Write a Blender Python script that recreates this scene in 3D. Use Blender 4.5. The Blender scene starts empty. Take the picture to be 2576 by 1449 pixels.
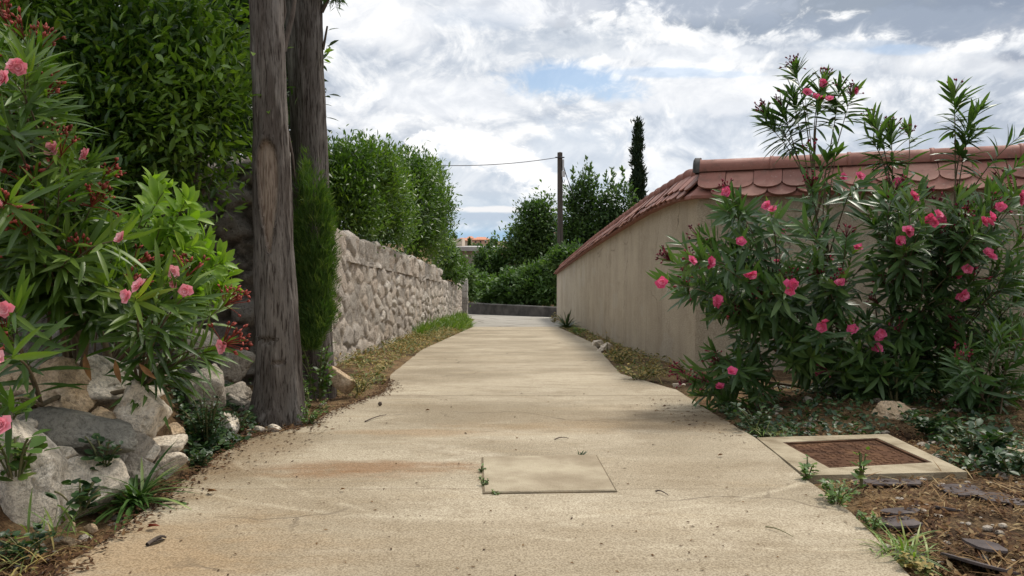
import bpy, math, random
import numpy as np
from mathutils import Vector

C = bpy.context.scene.collection
R = math.radians
PI = math.pi

# ------------------------------------------------------------------ geometry of the place
CAM_H = 0.8                       # the camera is held low over the drive
CX, CY, F = 1287.5, 724.5, 1860.0
PITCH = math.atan((CY - 605.0) / F)
SLOPE = 0.0769                    # the drive falls away from the camera
_f = np.array([0, math.cos(PITCH), -math.sin(PITCH)])
_u = np.array([0, math.sin(PITCH), math.cos(PITCH)])


def ray(u, v):
    return np.array([1.0, 0, 0]) * ((u - CX) / F) + _f - _u * ((v - CY) / F)


def P(u, v, y):
    d = ray(u, v)
    return np.array([0, 0, CAM_H]) + d * (y / d[1])


def G(u, v, up=0.0):
    d = ray(u, v)
    t = (up - CAM_H) / (d[2] + SLOPE * d[1])
    return np.array([0, 0, CAM_H]) + d * t


def sstep(a, b, x):
    t = np.clip((np.asarray(x, float) - a) / (b - a), 0, 1)
    return t * t * (3 - 2 * t)


# ------------------------------------------------------------------ numpy noise
def _hash(ix, iy, iz, seed):
    h = (ix.astype(np.int64) * 374761393 + iy.astype(np.int64) * 668265263 + iz.astype(np.int64) * 1274126177 + seed * 974711) & 0xFFFFFFFF
    h = ((h ^ (h >> 13)) * 1103515245) & 0xFFFFFFFF
    h = ((h ^ (h >> 16)) * 2246822519) & 0xFFFFFFFF
    return ((h ^ (h >> 15)) & 0xFFFFFF) / float(0xFFFFFF)


def vnoise(p, seed=0):
    p = np.asarray(p, float)
    i = np.floor(p).astype(np.int64)
    f = p - i
    f = f * f * (3 - 2 * f)
    r = 0
    for dx in (0, 1):
        wx = f[..., 0] if dx else 1 - f[..., 0]
        for dy in (0, 1):
            wy = f[..., 1] if dy else 1 - f[..., 1]
            for dz in (0, 1):
                wz = f[..., 2] if dz else 1 - f[..., 2]
                r = r + wx * wy * wz * _hash(i[..., 0] + dx, i[..., 1] + dy, i[..., 2] + dz, seed)
    return r


def fbm(p, oct=4, seed=0, gain=0.5):
    p = np.asarray(p, float)
    r, a, s = 0, 1.0, 0.0
    for k in range(oct):
        r = r + a * vnoise(p * (2.03 ** k), seed + k * 17)
        s += a
        a *= gain
    return r / s          # 0..1


# ------------------------------------------------------------------ mesh building
class MB:
    def __init__(self):
        self.v, self.f, self.t, self.m, self.n, self.mi = [], [], [], [], 0, []

    def add(self, V, Fs, tint=0.5, mask=0.0, mat=0):
        V = np.asarray(V, float).reshape(-1, 3)
        Fs = np.asarray(Fs, np.int64)
        self.v.append(V)
        self.f.append(Fs + self.n)
        self.mi.append(np.full(len(Fs), mat, np.int32))
        self.t.append(np.broadcast_to(np.asarray(tint, float).ravel() if np.size(tint) > 1 else float(np.ravel(tint)[0]), (len(V),)))
        self.m.append(np.broadcast_to(np.asarray(mask, float).ravel() if np.size(mask) > 1 else float(np.ravel(mask)[0]), (len(V),)))
        self.n += len(V)

    def empty(self):
        return self.n == 0

    def build(self, name, mat, parent=None, smooth=True, origin=None):
        V = np.concatenate(self.v)
        if origin is not None:
            V = V - np.asarray(origin, float)
        me = bpy.data.meshes.new(name)
        me.vertices.add(len(V))
        me.vertices.foreach_set('co', V.astype(np.float32).ravel())
        nl = sum(f.size for f in self.f)
        npol = sum(len(f) for f in self.f)
        me.loops.add(nl)
        me.polygons.add(npol)
        me.loops.foreach_set('vertex_index', np.concatenate([f.ravel() for f in self.f]).astype(np.int32))
        sizes = np.concatenate([np.full(len(f), f.shape[1], np.int32) for f in self.f])
        starts = np.concatenate([[0], np.cumsum(sizes)[:-1]]).astype(np.int32)
        me.polygons.foreach_set('loop_start', starts)
        me.polygons.foreach_set('use_smooth', np.full(npol, bool(smooth)))
        mats = mat if isinstance(mat, (list, tuple)) else [mat]
        for m in mats:
            me.materials.append(m)
        me.polygons.foreach_set('material_index', np.concatenate(self.mi))
        for nm, arr in (('tint', self.t), ('mask', self.m)):
            a = me.attributes.new(nm, 'FLOAT', 'POINT')
            a.data.foreach_set('value', np.concatenate(arr).astype(np.float32))
        me.update(calc_edges=True)
        me.validate()
        o = bpy.data.objects.new(name, me)
        C.objects.link(o)
        if parent is not None:
            o.parent = parent
        elif origin is not None:
            o.location = Vector(origin)
        return o


def tag(o, label=None, cat=None, group=None, kind=None):
    if label:
        o['label'] = label
    if cat:
        o['category'] = cat
    if group:
        o['group'] = group
    if kind:
        o['kind'] = kind
    return o


def thing(name, loc, label, cat, group=None):
    o = bpy.data.objects.new(name, None)
    C.objects.link(o)
    o.location = Vector(loc)
    o.empty_display_size = 0.1
    return tag(o, label, cat, group)


def nrm(a):
    a = np.asarray(a, float)
    return a / np.maximum(np.linalg.norm(a, axis=-1, keepdims=True), 1e-9)


def tube(mb, pts, rad, seg=8, tint=0.5, cap=True):
    pts = np.asarray(pts, float)
    n = len(pts)
    rad = np.broadcast_to(np.asarray(rad, float), (n,))
    tg = nrm(np.gradient(pts, axis=0))
    ref = np.array([0, 0, 1.0]) if abs(tg[0][2]) < 0.9 else np.array([1.0, 0, 0])
    a = nrm(np.cross(tg, ref))
    b = np.cross(tg, a)
    th = np.linspace(0, 2 * PI, seg, endpoint=False)
    V = pts[:, None] + rad[:, None, None] * (np.cos(th)[None, :, None] * a[:, None] + np.sin(th)[None, :, None] * b[:, None])
    V = V.reshape(-1, 3)
    i = np.arange(n - 1)[:, None] * seg
    j = np.arange(seg)[None, :]
    k = (np.arange(seg) + 1) % seg
    Q = np.stack([i + j, i + k[None], i + seg + k[None], i + seg + j], -1).reshape(-1, 4)
    mb.add(V, Q, tint)
    if cap:
        mb.add(np.vstack([V[-seg:], pts[-1] + tg[-1] * rad[-1] * .3]), [[q, (q + 1) % seg, seg] for q in range(seg)], tint)


def box(mb, lo, hi, tint=0.5, mask=0.0, mat=0):
    x0, y0, z0 = lo
    x1, y1, z1 = hi
    V = [(x0, y0, z0), (x1, y0, z0), (x1, y1, z0), (x0, y1, z0), (x0, y0, z1), (x1, y0, z1), (x1, y1, z1), (x0, y1, z1)]
    mb.add(V, [(0, 3, 2, 1), (4, 5, 6, 7), (0, 1, 5, 4), (1, 2, 6, 5), (2, 3, 7, 6), (3, 0, 4, 7)], tint, mask, mat)


def grid_faces(nr, nc, wrap=False):
    i = np.arange(nr - 1)[:, None]
    cc = nc if wrap else nc - 1
    j = np.arange(cc)[None]
    k = (j + 1) % nc
    return np.stack([i * nc + j, i * nc + k, (i + 1) * nc + k, (i + 1) * nc + j], -1).reshape(-1, 4)


# ---- leaf templates: length along +Y, face up +Z
def leaf_t(W, seg=4, bend=0.15, fold=0.25, peak=0.45, point=1.0, stalk=0.0):
    rows = []
    for i in range(seg + 1):
        t = i / seg
        s = t / peak if t < peak else (1 - t) / (1 - peak)
        w = W * 0.5 * max(0.03, math.sin(s * PI / 2) ** point)
        if t == 0:
            w = W * .05
        z = -bend * t * t
        rows += [(-w, t + stalk, z + fold * w), (0, t + stalk, z), (w, t + stalk, z + fold * w)]
    return np.array(rows), grid_faces(seg + 1, 3)


def scatter(mb, T, pos, dirn, nhint, size, tint, wscale=1.0):
    """copies of one small blade, written straight into the mesh"""
    TV, TF = T
    n = len(pos)
    if n == 0:
        return
    d = nrm(dirn)
    s = nrm(np.cross(d, nhint))
    z = np.cross(s, d)
    size = np.broadcast_to(np.asarray(size, float), (n,))[:, None, None]
    ws = np.broadcast_to(np.asarray(wscale, float), (n,))[:, None, None]
    V = pos[:, None] + size * (TV[None, :, 0:1] * ws * s[:, None] + TV[None, :, 1:2] * d[:, None] + TV[None, :, 2:3] * z[:, None])
    k = len(TV)
    Fs = (TF[None] + (np.arange(n) * k)[:, None, None]).reshape(-1, TF.shape[1])
    tt = np.repeat(np.broadcast_to(np.asarray(tint, float), (n,)), k)
    along = np.tile(TV[:, 1], n)
    mb.add(V.reshape(-1, 3), Fs, tt, along)


# ------------------------------------------------------------------ materials
def mat_new(name):
    m = bpy.data.materials.new(name)
    m.use_nodes = True
    nt = m.node_tree
    nt.nodes.clear()
    out = nt.nodes.new('ShaderNodeOutputMaterial')
    return m, nt, out


class NT:
    """tiny node-building helper"""

    def __init__(self, nt):
        self.nt = nt

    def n(self, typ, **kw):
        nd = self.nt.nodes.new(typ)
        for k, v in kw.items():
            setattr(nd, k, v)
        return nd

    def link(self, a, b):
        self.nt.links.new(a, b)

    def put(self, sock, v):
        if hasattr(v, 'is_linked') or isinstance(v, bpy.types.NodeSocket):
            self.link(v, sock)
        else:
            if sock.type == 'RGBA' and len(v) == 3:
                v = (*v, 1)
            sock.default_value = v

    def math(self, op, a, b=None, c=None, clamp=False):
        nd = self.n('ShaderNodeMath', operation=op, use_clamp=clamp)
        self.put(nd.inputs[0], a)
        if b is not None:
            self.put(nd.inputs[1], b)
        if c is not None:
            self.put(nd.inputs[2], c)
        return nd.outputs[0]

    def ss(self, x, a, b, lo=0.0, hi=1.0):
        nd = self.n('ShaderNodeMapRange', interpolation_type='SMOOTHSTEP')
        self.put(nd.inputs[0], x)
        nd.inputs[1].default_value = a
        nd.inputs[2].default_value = b
        nd.inputs[3].default_value = lo
        nd.inputs[4].default_value = hi
        return nd.outputs[0]

    def mix(self, f, a, b, blend='MIX'):
        nd = self.n('ShaderNodeMix', data_type='RGBA', blend_type=blend)
        self.put(nd.inputs[0], f)
        self.put(nd.inputs[6], a)
        self.put(nd.inputs[7], b)
        return nd.outputs[2]

    def noise(self, vec, scale, detail=4, rough=.55, dist=0.0):
        nd = self.n('ShaderNodeTexNoise')
        if vec is not None:
            self.link(vec, nd.inputs['Vector'])
        nd.inputs['Scale'].default_value = scale
        nd.inputs['Detail'].default_value = detail
        nd.inputs['Roughness'].default_value = rough
        nd.inputs['Distortion'].default_value = dist
        return nd.outputs[0]

    def obj(self, scale=(1, 1, 1), loc=(0, 0, 0)):
        tc = self.n('ShaderNodeTexCoord')
        mp = self.n('ShaderNodeMapping')
        mp.inputs['Scale'].default_value = scale
        mp.inputs['Location'].default_value = loc
        self.link(tc.outputs['Object'], mp.inputs[0])
        return mp.outputs[0]

    def attr(self, name):
        nd = self.n('ShaderNodeAttribute', attribute_name=name)
        return nd.outputs['Fac']

    def ramp(self, fac, stops, interp='LINEAR'):
        nd = self.n('ShaderNodeValToRGB')
        cr = nd.color_ramp
        cr.interpolation = interp
        while len(cr.elements) < len(stops):
            cr.elements.new(0.5)
        for e, (p, c) in zip(cr.elements, stops):
            e.position = p
            e.color = (*c, 1)
        self.put(nd.inputs[0], fac)
        return nd.outputs[0]

    def bump(self, h, strength=.3, dist=.01, normal=None):
        nd = self.n('ShaderNodeBump')
        nd.inputs['Strength'].default_value = strength
        nd.inputs['Distance'].default_value = dist
        self.put(nd.inputs['Height'], h)
        if normal is not None:
            self.link(normal, nd.inputs['Normal'])
        return nd.outputs[0]

    def bsdf(self, col, rough=.8, normal=None, spec=.3):
        nd = self.n('ShaderNodeBsdfPrincipled')
        self.put(nd.inputs['Base Color'], col)
        self.put(nd.inputs['Roughness'], rough)
        nd.inputs['Specular IOR Level'].default_value = spec
        if normal is not None:
            self.link(normal, nd.inputs['Normal'])
        return nd.outputs[0]


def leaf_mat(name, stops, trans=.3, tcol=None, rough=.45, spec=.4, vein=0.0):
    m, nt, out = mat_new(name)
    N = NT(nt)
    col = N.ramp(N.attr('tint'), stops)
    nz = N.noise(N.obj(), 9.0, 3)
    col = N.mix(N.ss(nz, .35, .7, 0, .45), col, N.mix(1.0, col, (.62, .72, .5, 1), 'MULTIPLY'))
    b = N.bsdf(col, rough, None, spec)
    tr = N.n('ShaderNodeBsdfTranslucent')
    N.put(tr.inputs[0], N.mix(1.0, col, tcol or (1.3, 1.5, .5, 1), 'MULTIPLY'))
    ms = N.n('ShaderNodeMixShader')
    ms.inputs[0].default_value = trans
    N.link(b, ms.inputs[1])
    N.link(tr.outputs[0], ms.inputs[2])
    N.link(ms.outputs[0], out.inputs[0])
    return m


def plain_mat(name, c1, c2, scale=6.0, rough=.8, bump=.2, bscale=40.0, spec=.3, stretch=(1, 1, 1), tint=None):
    m, nt, out = mat_new(name)
    N = NT(nt)
    v = N.obj(stretch)
    col = N.mix(N.ss(N.noise(v, scale, 6, .6), .3, .7), c1, c2)
    if tint:
        col = N.mix(1.0, col, N.ramp(N.attr('tint'), tint), 'MULTIPLY')
    nb = N.bump(N.noise(v, bscale, 5, .6), bump, .02)
    N.link(N.bsdf(col, rough, nb, spec), out.inputs[0])
    return m


M = {}
# foliage
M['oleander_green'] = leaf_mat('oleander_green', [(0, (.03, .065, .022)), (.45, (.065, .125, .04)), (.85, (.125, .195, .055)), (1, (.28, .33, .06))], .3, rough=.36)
M['oleander_lit'] = leaf_mat('oleander_lit', [(0, (.026, .058, .012)), (.45, (.07, .13, .022)), (.85, (.15, .225, .034)), (1, (.28, .3, .055))], .34, rough=.42)
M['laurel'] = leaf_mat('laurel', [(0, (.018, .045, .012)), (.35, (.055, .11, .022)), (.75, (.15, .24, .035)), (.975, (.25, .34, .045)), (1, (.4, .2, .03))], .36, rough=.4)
M['dark_tree'] = leaf_mat('dark_tree', [(0, (.01, .024, .01)), (.6, (.024, .05, .016)), (1, (.05, .085, .022))], .2, rough=.5)
M['bright_shrub'] = leaf_mat('bright_shrub', [(0, (.08, .16, .02)), (.5, (.17, .29, .03)), (1, (.3, .42, .05))], .4, rough=.42)
M['hedge'] = leaf_mat('hedge', [(0, (.03, .065, .014)), (.5, (.08, .145, .026)), (.85, (.15, .23, .036)), (1, (.26, .32, .05))], .32, rough=.42)
M['cypress_green'] = leaf_mat('cypress_green', [(0, (.03, .065, .016)), (.6, (.07, .13, .028)), (1, (.17, .22, .05))], .3, rough=.65, spec=.2)
M['far_dark'] = leaf_mat('far_dark', [(0, (.03, .06, .024)), (.5, (.075, .13, .046)), (1, (.16, .23, .075))], .36, rough=.5)
M['far_mid'] = leaf_mat('far_mid', [(0, (.035, .075, .022)), (.5, (.08, .145, .04)), (1, (.14, .21, .06))], .28, rough=.5)
M['far_cypress'] = leaf_mat('far_cypress', [(0, (.012, .024, .014)), (1, (.035, .06, .03))], .1, rough=.7, spec=.15)
M['weed'] = leaf_mat('weed', [(0, (.045, .095, .02)), (.6, (.1, .18, .035)), (1, (.2, .26, .05))], .3)
M['dark_weed'] = leaf_mat('dark_weed', [(0, (.014, .035, .014)), (.6, (.035, .075, .025)), (1, (.075, .125, .04))], .22)
M['grass'] = leaf_mat('grass', [(0, (.09, .15, .03)), (.6, (.16, .25, .045)), (1, (.32, .33, .1))], .3)
M['dry_grass'] = leaf_mat('dry_grass', [(0, (.07, .12, .03)), (.3, (.14, .16, .04)), (.6, (.3, .23, .075)), (.9, (.4, .29, .1)), (1, (.2, .11, .05))], .2, (1.2, 1.1, .7, 1), .7)
M['strap'] = leaf_mat('strap', [(0, (.035, .085, .02)), (.7, (.09, .17, .04)), (1, (.3, .36, .14))], .25)
M['agave'] = leaf_mat('agave', [(0, (.035, .065, .03)), (1, (.1, .14, .06))], .1)
M['pink_hot'] = leaf_mat('pink_hot', [(0, (.58, .05, .17)), (.5, (.82, .16, .34)), (1, (.9, .36, .52))], .3, (1.2, .8, .9, 1), .6, .2)
M['pink_pale'] = leaf_mat('pink_pale', [(0, (.78, .2, .28)), (.5, (.88, .42, .5)), (1, (.92, .64, .68))], .3, (1.1, .8, .85, 1), .6, .2)
M['bud_dark'] = leaf_mat('bud_dark', [(0, (.07, .012, .02)), (.5, (.2, .025, .05)), (1, (.42, .05, .09))], .15, (1.2, .8, .8, 1), .6, .2)
M['bud_salmon'] = leaf_mat('bud_salmon', [(0, (.16, .035, .022)), (.5, (.33, .065, .05)), (1, (.6, .14, .12))], .2, (1.2, .8, .8, 1), .6, .2)
M['stem'] = plain_mat('stem', (.10, .075, .045), (.17, .13, .08), 20, .8)
M['stem_green'] = plain_mat('stem_green', (.09, .11, .04), (.15, .13, .06), 20, .7)
M['bark_plain'] = plain_mat('bark_plain', (.06, .045, .035), (.13, .1, .08), 8, .9, .5, 30, stretch=(3, 3, .6))
M['dead_leaf'] = plain_mat('dead_leaf', (.16, .075, .03), (.3, .16, .06), 20, .7)
M['pole_wood'] = plain_mat('pole_wood', (.05, .042, .036), (.10, .082, .07), 5, .9, .3, 30, stretch=(4, 4, .3))
M['cable'] = plain_mat('cable', (.03, .03, .035), (.05, .05, .055), 5, .6)
M['grey_box'] = plain_mat('grey_box', (.5, .5, .5), (.6, .6, .6), 5, .5)


def bark_mat():
    m, nt, out = mat_new('cypress_bark')
    N = NT(nt)
    v = N.obj((1, 1, .09))
    fib = N.noise(v, 85, 6, .65)
    fib2 = N.noise(N.obj((1, 1, .16)), 16, 5, .6)
    big = N.noise(N.obj((1, 1, .35)), 5, 4, .6)
    col = N.mix(N.ss(big, .35, .68), (.085, .07, .06, 1), (.19, .168, .15, 1))
    col = N.mix(N.ss(fib, .52, .38, 0, .85), col, (.03, .022, .018, 1))
    col = N.mix(N.ss(fib2, .54, .72, 0, .7), col, (.3, .27, .245, 1))
    scar = N.attr('mask')
    col = N.mix(scar, col, N.mix(N.ss(fib, .35, .6), (.16, .11, .08, 1), (.33, .26, .205, 1)))
    col = N.mix(1.0, col, N.ramp(N.attr('tint'), [(0, (.4, .36, .33)), (.5, (1, 1, 1)), (1, (1.2, 1.15, 1.1))]), 'MULTIPLY')
    h = N.math('ADD', N.math('MULTIPLY', fib, .7), fib2)
    N.link(N.bsdf(col, .92, N.bump(h, 1.0, .02), .1), out.inputs[0])
    return m


M['bark'] = bark_mat()


def concrete_drive():
    m, nt, out = mat_new('drive_concrete')
    N = NT(nt)
    tc = N.n('ShaderNodeTexCoord')
    o = tc.outputs['Object']
    sx = N.n('ShaderNodeSeparateXYZ')
    N.link(o, sx.inputs[0])
    X, Y = sx.outputs[0], sx.outputs[1]

    def cv(a, b, off=0.0):
        c = N.n('ShaderNodeCombineXYZ')
        N.link(N.math('MULTIPLY', X, a), c.inputs[0])
        N.link(N.math('MULTIPLY', Y, b), c.inputs[1])
        c.inputs[2].default_value = off
        return c.outputs[0]
    big = N.noise(cv(.55, 1.1), 1.0, 5, .6, .4)
    col = N.mix(N.ss(big, .3, .7), (.265, .22, .155, 1), (.445, .385, .292, 1))
    # cross streaks left by the trowel and by water
    st = N.noise(cv(.6, 3.6, 3.0), 1.2, 7, .66, .8)
    col = N.mix(N.ss(st, .52, .74, 0, .4), col, (.31, .235, .14, 1))
    st2 = N.noise(cv(1.6, 9, 7.0), 1.0, 6, .68, .8)
    col = N.mix(N.ss(st2, .53, .7, 0, .35), col, (.30, .235, .15, 1))
    pl = N.noise(cv(1.6, 3.2, 5.0), 1.1, 6, .65, .6)
    col = N.mix(N.ss(pl, .56, .74, 0, .35), col, (.58, .52, .42, 1))

    def ell(cx, cy, rx, ry, wob=.6):
        dx = N.math('DIVIDE', N.math('SUBTRACT', X, cx), rx)
        dy = N.math('DIVIDE', N.math('SUBTRACT', Y, cy), ry)
        r = N.math('SQRT', N.math('ADD', N.math('MULTIPLY', dx, dx), N.math('MULTIPLY', dy, dy)))
        return N.math('ADD', r, N.math('MULTIPLY', N.math('SUBTRACT', N.noise(cv(2.5, 5, cx), 1.0, 6, .65), .5), wob * 2.4))
    rust = N.math('MULTIPLY', N.ss(ell(-.72, 3.38, .85, .2, .9), 1.15, .2), N.ss(st, .3, .6, .35, 1))
    col = N.mix(N.math('MULTIPLY', rust, .85), col, (.21, .105, .042, 1))
    r2 = N.ss(ell(-.5, 4.3, .7, .12, .9), 1.2, .3, 0, .5)
    col = N.mix(r2, col, (.27, .17, .085, 1))
    r3 = N.ss(ell(.8, 4.55, 1.3, .26, .9), 1.2, .3, 0, .7)
    col = N.mix(r3, col, (.26, .185, .105, 1))
    r5 = N.ss(ell(1.25, 4.85, .65, .4, .9), 1.2, .2, 0, .85)  # shadow of the right oleander painted into the drive colour
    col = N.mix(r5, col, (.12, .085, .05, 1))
    r4 = N.ss(ell(.2, 3.95, .35, .13, .9), 1.2, .2, 0, .4)
    col = N.mix(r4, col, (.27, .22, .15, 1))
    r6 = N.ss(ell(-1.2, 2.25, .7, .5, .9), 1.3, .2, 0, .6)
    col = N.mix(r6, col, (.27, .17, .08, 1))
    for q_ in ((-.1, 2.35, 1.3, .35, .4), (.75, 3.3, .5, .35, .35), (-.9, 2.9, .6, .3, .4), (.3, 4.9, 1.0, .3, .35), (-.6, 5.3, .7, .25, .3)):
        col = N.mix(N.ss(ell(q_[0], q_[1], q_[2], q_[3], 1.0), 1.25, .2, 0, q_[4]), col, (.22, .165, .1, 1))
    r7 = N.ss(ell(-1.45, 3.7, .4, .9, .9), 1.2, .2, 0, .75)
    col = N.mix(r7, col, (.2, .14, .08, 1))
    bl_ = N.noise(cv(3.2, 4.2, 11.0), 1.0, 7, .7, .4)
    col = N.mix(N.ss(bl_, .5, .66, 0, .6), col, (.25, .2, .135, 1))
    bl2 = N.noise(cv(9, 13, 4.0), 1.0, 5, .7, .4)
    col = N.mix(N.ss(bl2, .56, .7, 0, .4), col, (.24, .19, .13, 1))
    # joints
    wob = N.math('MULTIPLY', N.math('SUBTRACT', N.noise(cv(2.0, 0), 2.0, 4), .5), .05)

    def joint(y, w, k, slope=0.0):
        d = N.math('ABSOLUTE', N.math('SUBTRACT', N.math('ADD', N.math('ADD', Y, wob), N.math('MULTIPLY', X, slope)), y))
        return N.math('MULTIPLY', N.ss(d, w, w * .3, 0, k), N.ss(N.noise(cv(5, 0, y), 1.5, 3), .3, .55, .35, 1))
    for y, w, k, sl in ((5.93, .035, .5, 0), (3.02, .012, .4, 0), (8.6, .05, .35, .0), (11.5, .07, .35, 0), (15.5, .09, .35, 0), (20.0, .12, .4, 0)):
        col = N.mix(joint(y, w, k, sl), col, (.15, .11, .07, 1))
    # tyre scuffs: two faint pale arcs

    def arc(cx, cy, r, w, k):
        dx = N.math('SUBTRACT', X, cx)
        dy = N.math('SUBTRACT', Y, cy)
        rr = N.math('SQRT', N.math('ADD', N.math('MULTIPLY', dx, dx), N.math('MULTIPLY', dy, dy)))
        d = N.math('ABSOLUTE', N.math('SUBTRACT', N.math('ADD', rr, N.math('MULTIPLY', wob, .4)), r))
        return N.math('MULTIPLY', N.ss(d, w, 0, 0, k), N.ss(N.noise(cv(3, 3, r), 1.5, 4), .42, .6))
    for a in ((-.1, 4.6, 2.0, .03, .25), (.9, 4.9, 2.62, .035, .2)):
        col = N.mix(arc(*a), col, (.66, .59, .46, 1))
    # aggregate
    fine = N.noise(o, 150, 3, .7)
    col = N.mix(N.ss(fine, .38, .62, .0, 1.0), N.mix(1.0, col, (.66, .62, .56, 1), 'MULTIPLY'), N.mix(1.0, col, (1.22, 1.22, 1.2, 1), 'MULTIPLY'))
    grit = N.noise(o, 70, 4, .75)
    col = N.mix(N.ss(grit, .54, .68, 0, .5), col, (.2, .155, .105, 1))
    cr_ = N.n('ShaderNodeTexVoronoi', feature='DISTANCE_TO_EDGE')
    wv = N.n('ShaderNodeVectorMath', operation='ADD')
    N.link(o, wv.inputs[0])
    nz_ = N.n('ShaderNodeTexNoise')
    N.link(o, nz_.inputs['Vector'])
    nz_.inputs['Scale'].default_value = 2.2
    nz_.inputs['Detail'].default_value = 5
    sc_ = N.n('ShaderNodeVectorMath', operation='SCALE')
    N.link(nz_.outputs['Color'], sc_.inputs[0])
    sc_.inputs['Scale'].default_value = .55
    N.link(sc_.outputs[0], wv.inputs[1])
    N.link(wv.outputs[0], cr_.inputs['Vector'])
    cr_.inputs['Scale'].default_value = .55
    crm = N.math('MULTIPLY', N.ss(cr_.outputs['Distance'], .008, .001), N.ss(N.noise(cv(.9, .9, 21.0), 1.0, 3), .5, .62, 0, .7))
    col = N.mix(crm, col, (.12, .09, .06, 1))
    spk = N.noise(o, 62, 2, .5)
    col = N.mix(N.ss(spk, .66, .72, 0, .55), col, (.14, .10, .065, 1))
    spk2 = N.noise(cv(14, 24, 2.0), 1.0, 3, .5)
    col = N.mix(N.ss(spk2, .69, .73, 0, .6), col, (.17, .125, .08, 1))
    hgt = N.math('ADD', N.math('MULTIPLY', fine, .4), N.math('ADD', spk, N.math('MULTIPLY', st, 1.5)))
    N.link(N.bsdf(col, .88, N.bump(hgt, .45, .01), .25), out.inputs[0])
    return m


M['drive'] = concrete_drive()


def soil_mat():
    m, nt, out = mat_new('soil')
    N = NT(nt)
    o = N.obj()
    big = N.noise(o, 1.3, 6, .65, .3)
    col = N.mix(N.ss(big, .38, .62), (.065, .039, .023, 1), (.26, .175, .095, 1))
    mid = N.noise(o, 9, 6, .7)
    col = N.mix(N.ss(mid, .48, .68, 0, .7), col, (.33, .24, .13, 1))
    red = N.noise(N.obj((1, 1, 1), (7, 3, 0)), 2.2, 5, .6)
    col = N.mix(N.ss(red, .55, .68, 0, .6), col, (.17, .075, .03, 1))
    fine = N.noise(o, 75, 4, .75)
    col = N.mix(N.ss(fine, .38, .62, .1, .75), N.mix(1.0, col, (.4, .38, .36, 1), 'MULTIPLY'), N.mix(1.0, col, (1.35, 1.3, 1.2, 1), 'MULTIPLY'))
    h = N.math('ADD', N.math('MULTIPLY', mid, 1.5), fine)
    N.link(N.bsdf(col, .95, N.bump(h, .8, .025), .15), out.inputs[0])
    return m


M['soil'] = soil_mat()


def road_mat():
    m, nt, out = mat_new('road_surface')
    N = NT(nt)
    o = N.obj()
    c = N.mix(N.ss(N.noise(N.obj((.6, 1.4, 1)), 1.2, 6, .65), .3, .7), (.25, .23, .195, 1), (.38, .355, .31, 1))
    c = N.mix(N.ss(N.noise(o, 40, 3), .4, .65, 0, .5), c, (.2, .185, .16, 1))
    cr = N.n('ShaderNodeTexVoronoi', feature='DISTANCE_TO_EDGE')
    N.link(o, cr.inputs['Vector'])
    cr.inputs['Scale'].default_value = .5
    c = N.mix(N.ss(cr.outputs['Distance'], .03, .0, 0, .7), c, (.1, .085, .07, 1))
    N.link(N.bsdf(c, .9, N.bump(N.noise(o, 60, 3), .4, .01), .2), out.inputs[0])
    return m


M['road'] = road_mat()


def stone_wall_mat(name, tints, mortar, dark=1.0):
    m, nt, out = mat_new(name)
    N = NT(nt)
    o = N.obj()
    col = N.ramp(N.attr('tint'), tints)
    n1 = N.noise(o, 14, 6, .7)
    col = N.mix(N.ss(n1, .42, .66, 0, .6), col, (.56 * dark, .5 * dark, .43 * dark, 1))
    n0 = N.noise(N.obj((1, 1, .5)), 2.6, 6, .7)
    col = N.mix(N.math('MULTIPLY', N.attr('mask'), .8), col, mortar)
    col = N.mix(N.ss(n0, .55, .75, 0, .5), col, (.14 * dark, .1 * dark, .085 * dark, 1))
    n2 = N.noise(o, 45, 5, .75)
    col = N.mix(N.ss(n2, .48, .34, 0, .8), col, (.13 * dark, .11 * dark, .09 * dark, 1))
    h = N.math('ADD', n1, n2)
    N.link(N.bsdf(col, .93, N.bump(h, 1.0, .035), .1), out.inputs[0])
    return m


M['rubble'] = stone_wall_mat('rubble', [(0, (.33, .29, .25)), (.2, (.5, .45, .39)), (.4, (.56, .46, .37)), (.6, (.68, .6, .51)), (.8, (.44, .385, .335)), (1, (.76, .69, .6))], (.44, .375, .305, 1))
M['old_rubble'] = stone_wall_mat('old_rubble', [(0, (.17, .155, .135)), (.5, (.28, .25, .22)), (1, (.4, .37, .34))], (.15, .13, .11, 1), .9)


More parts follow.
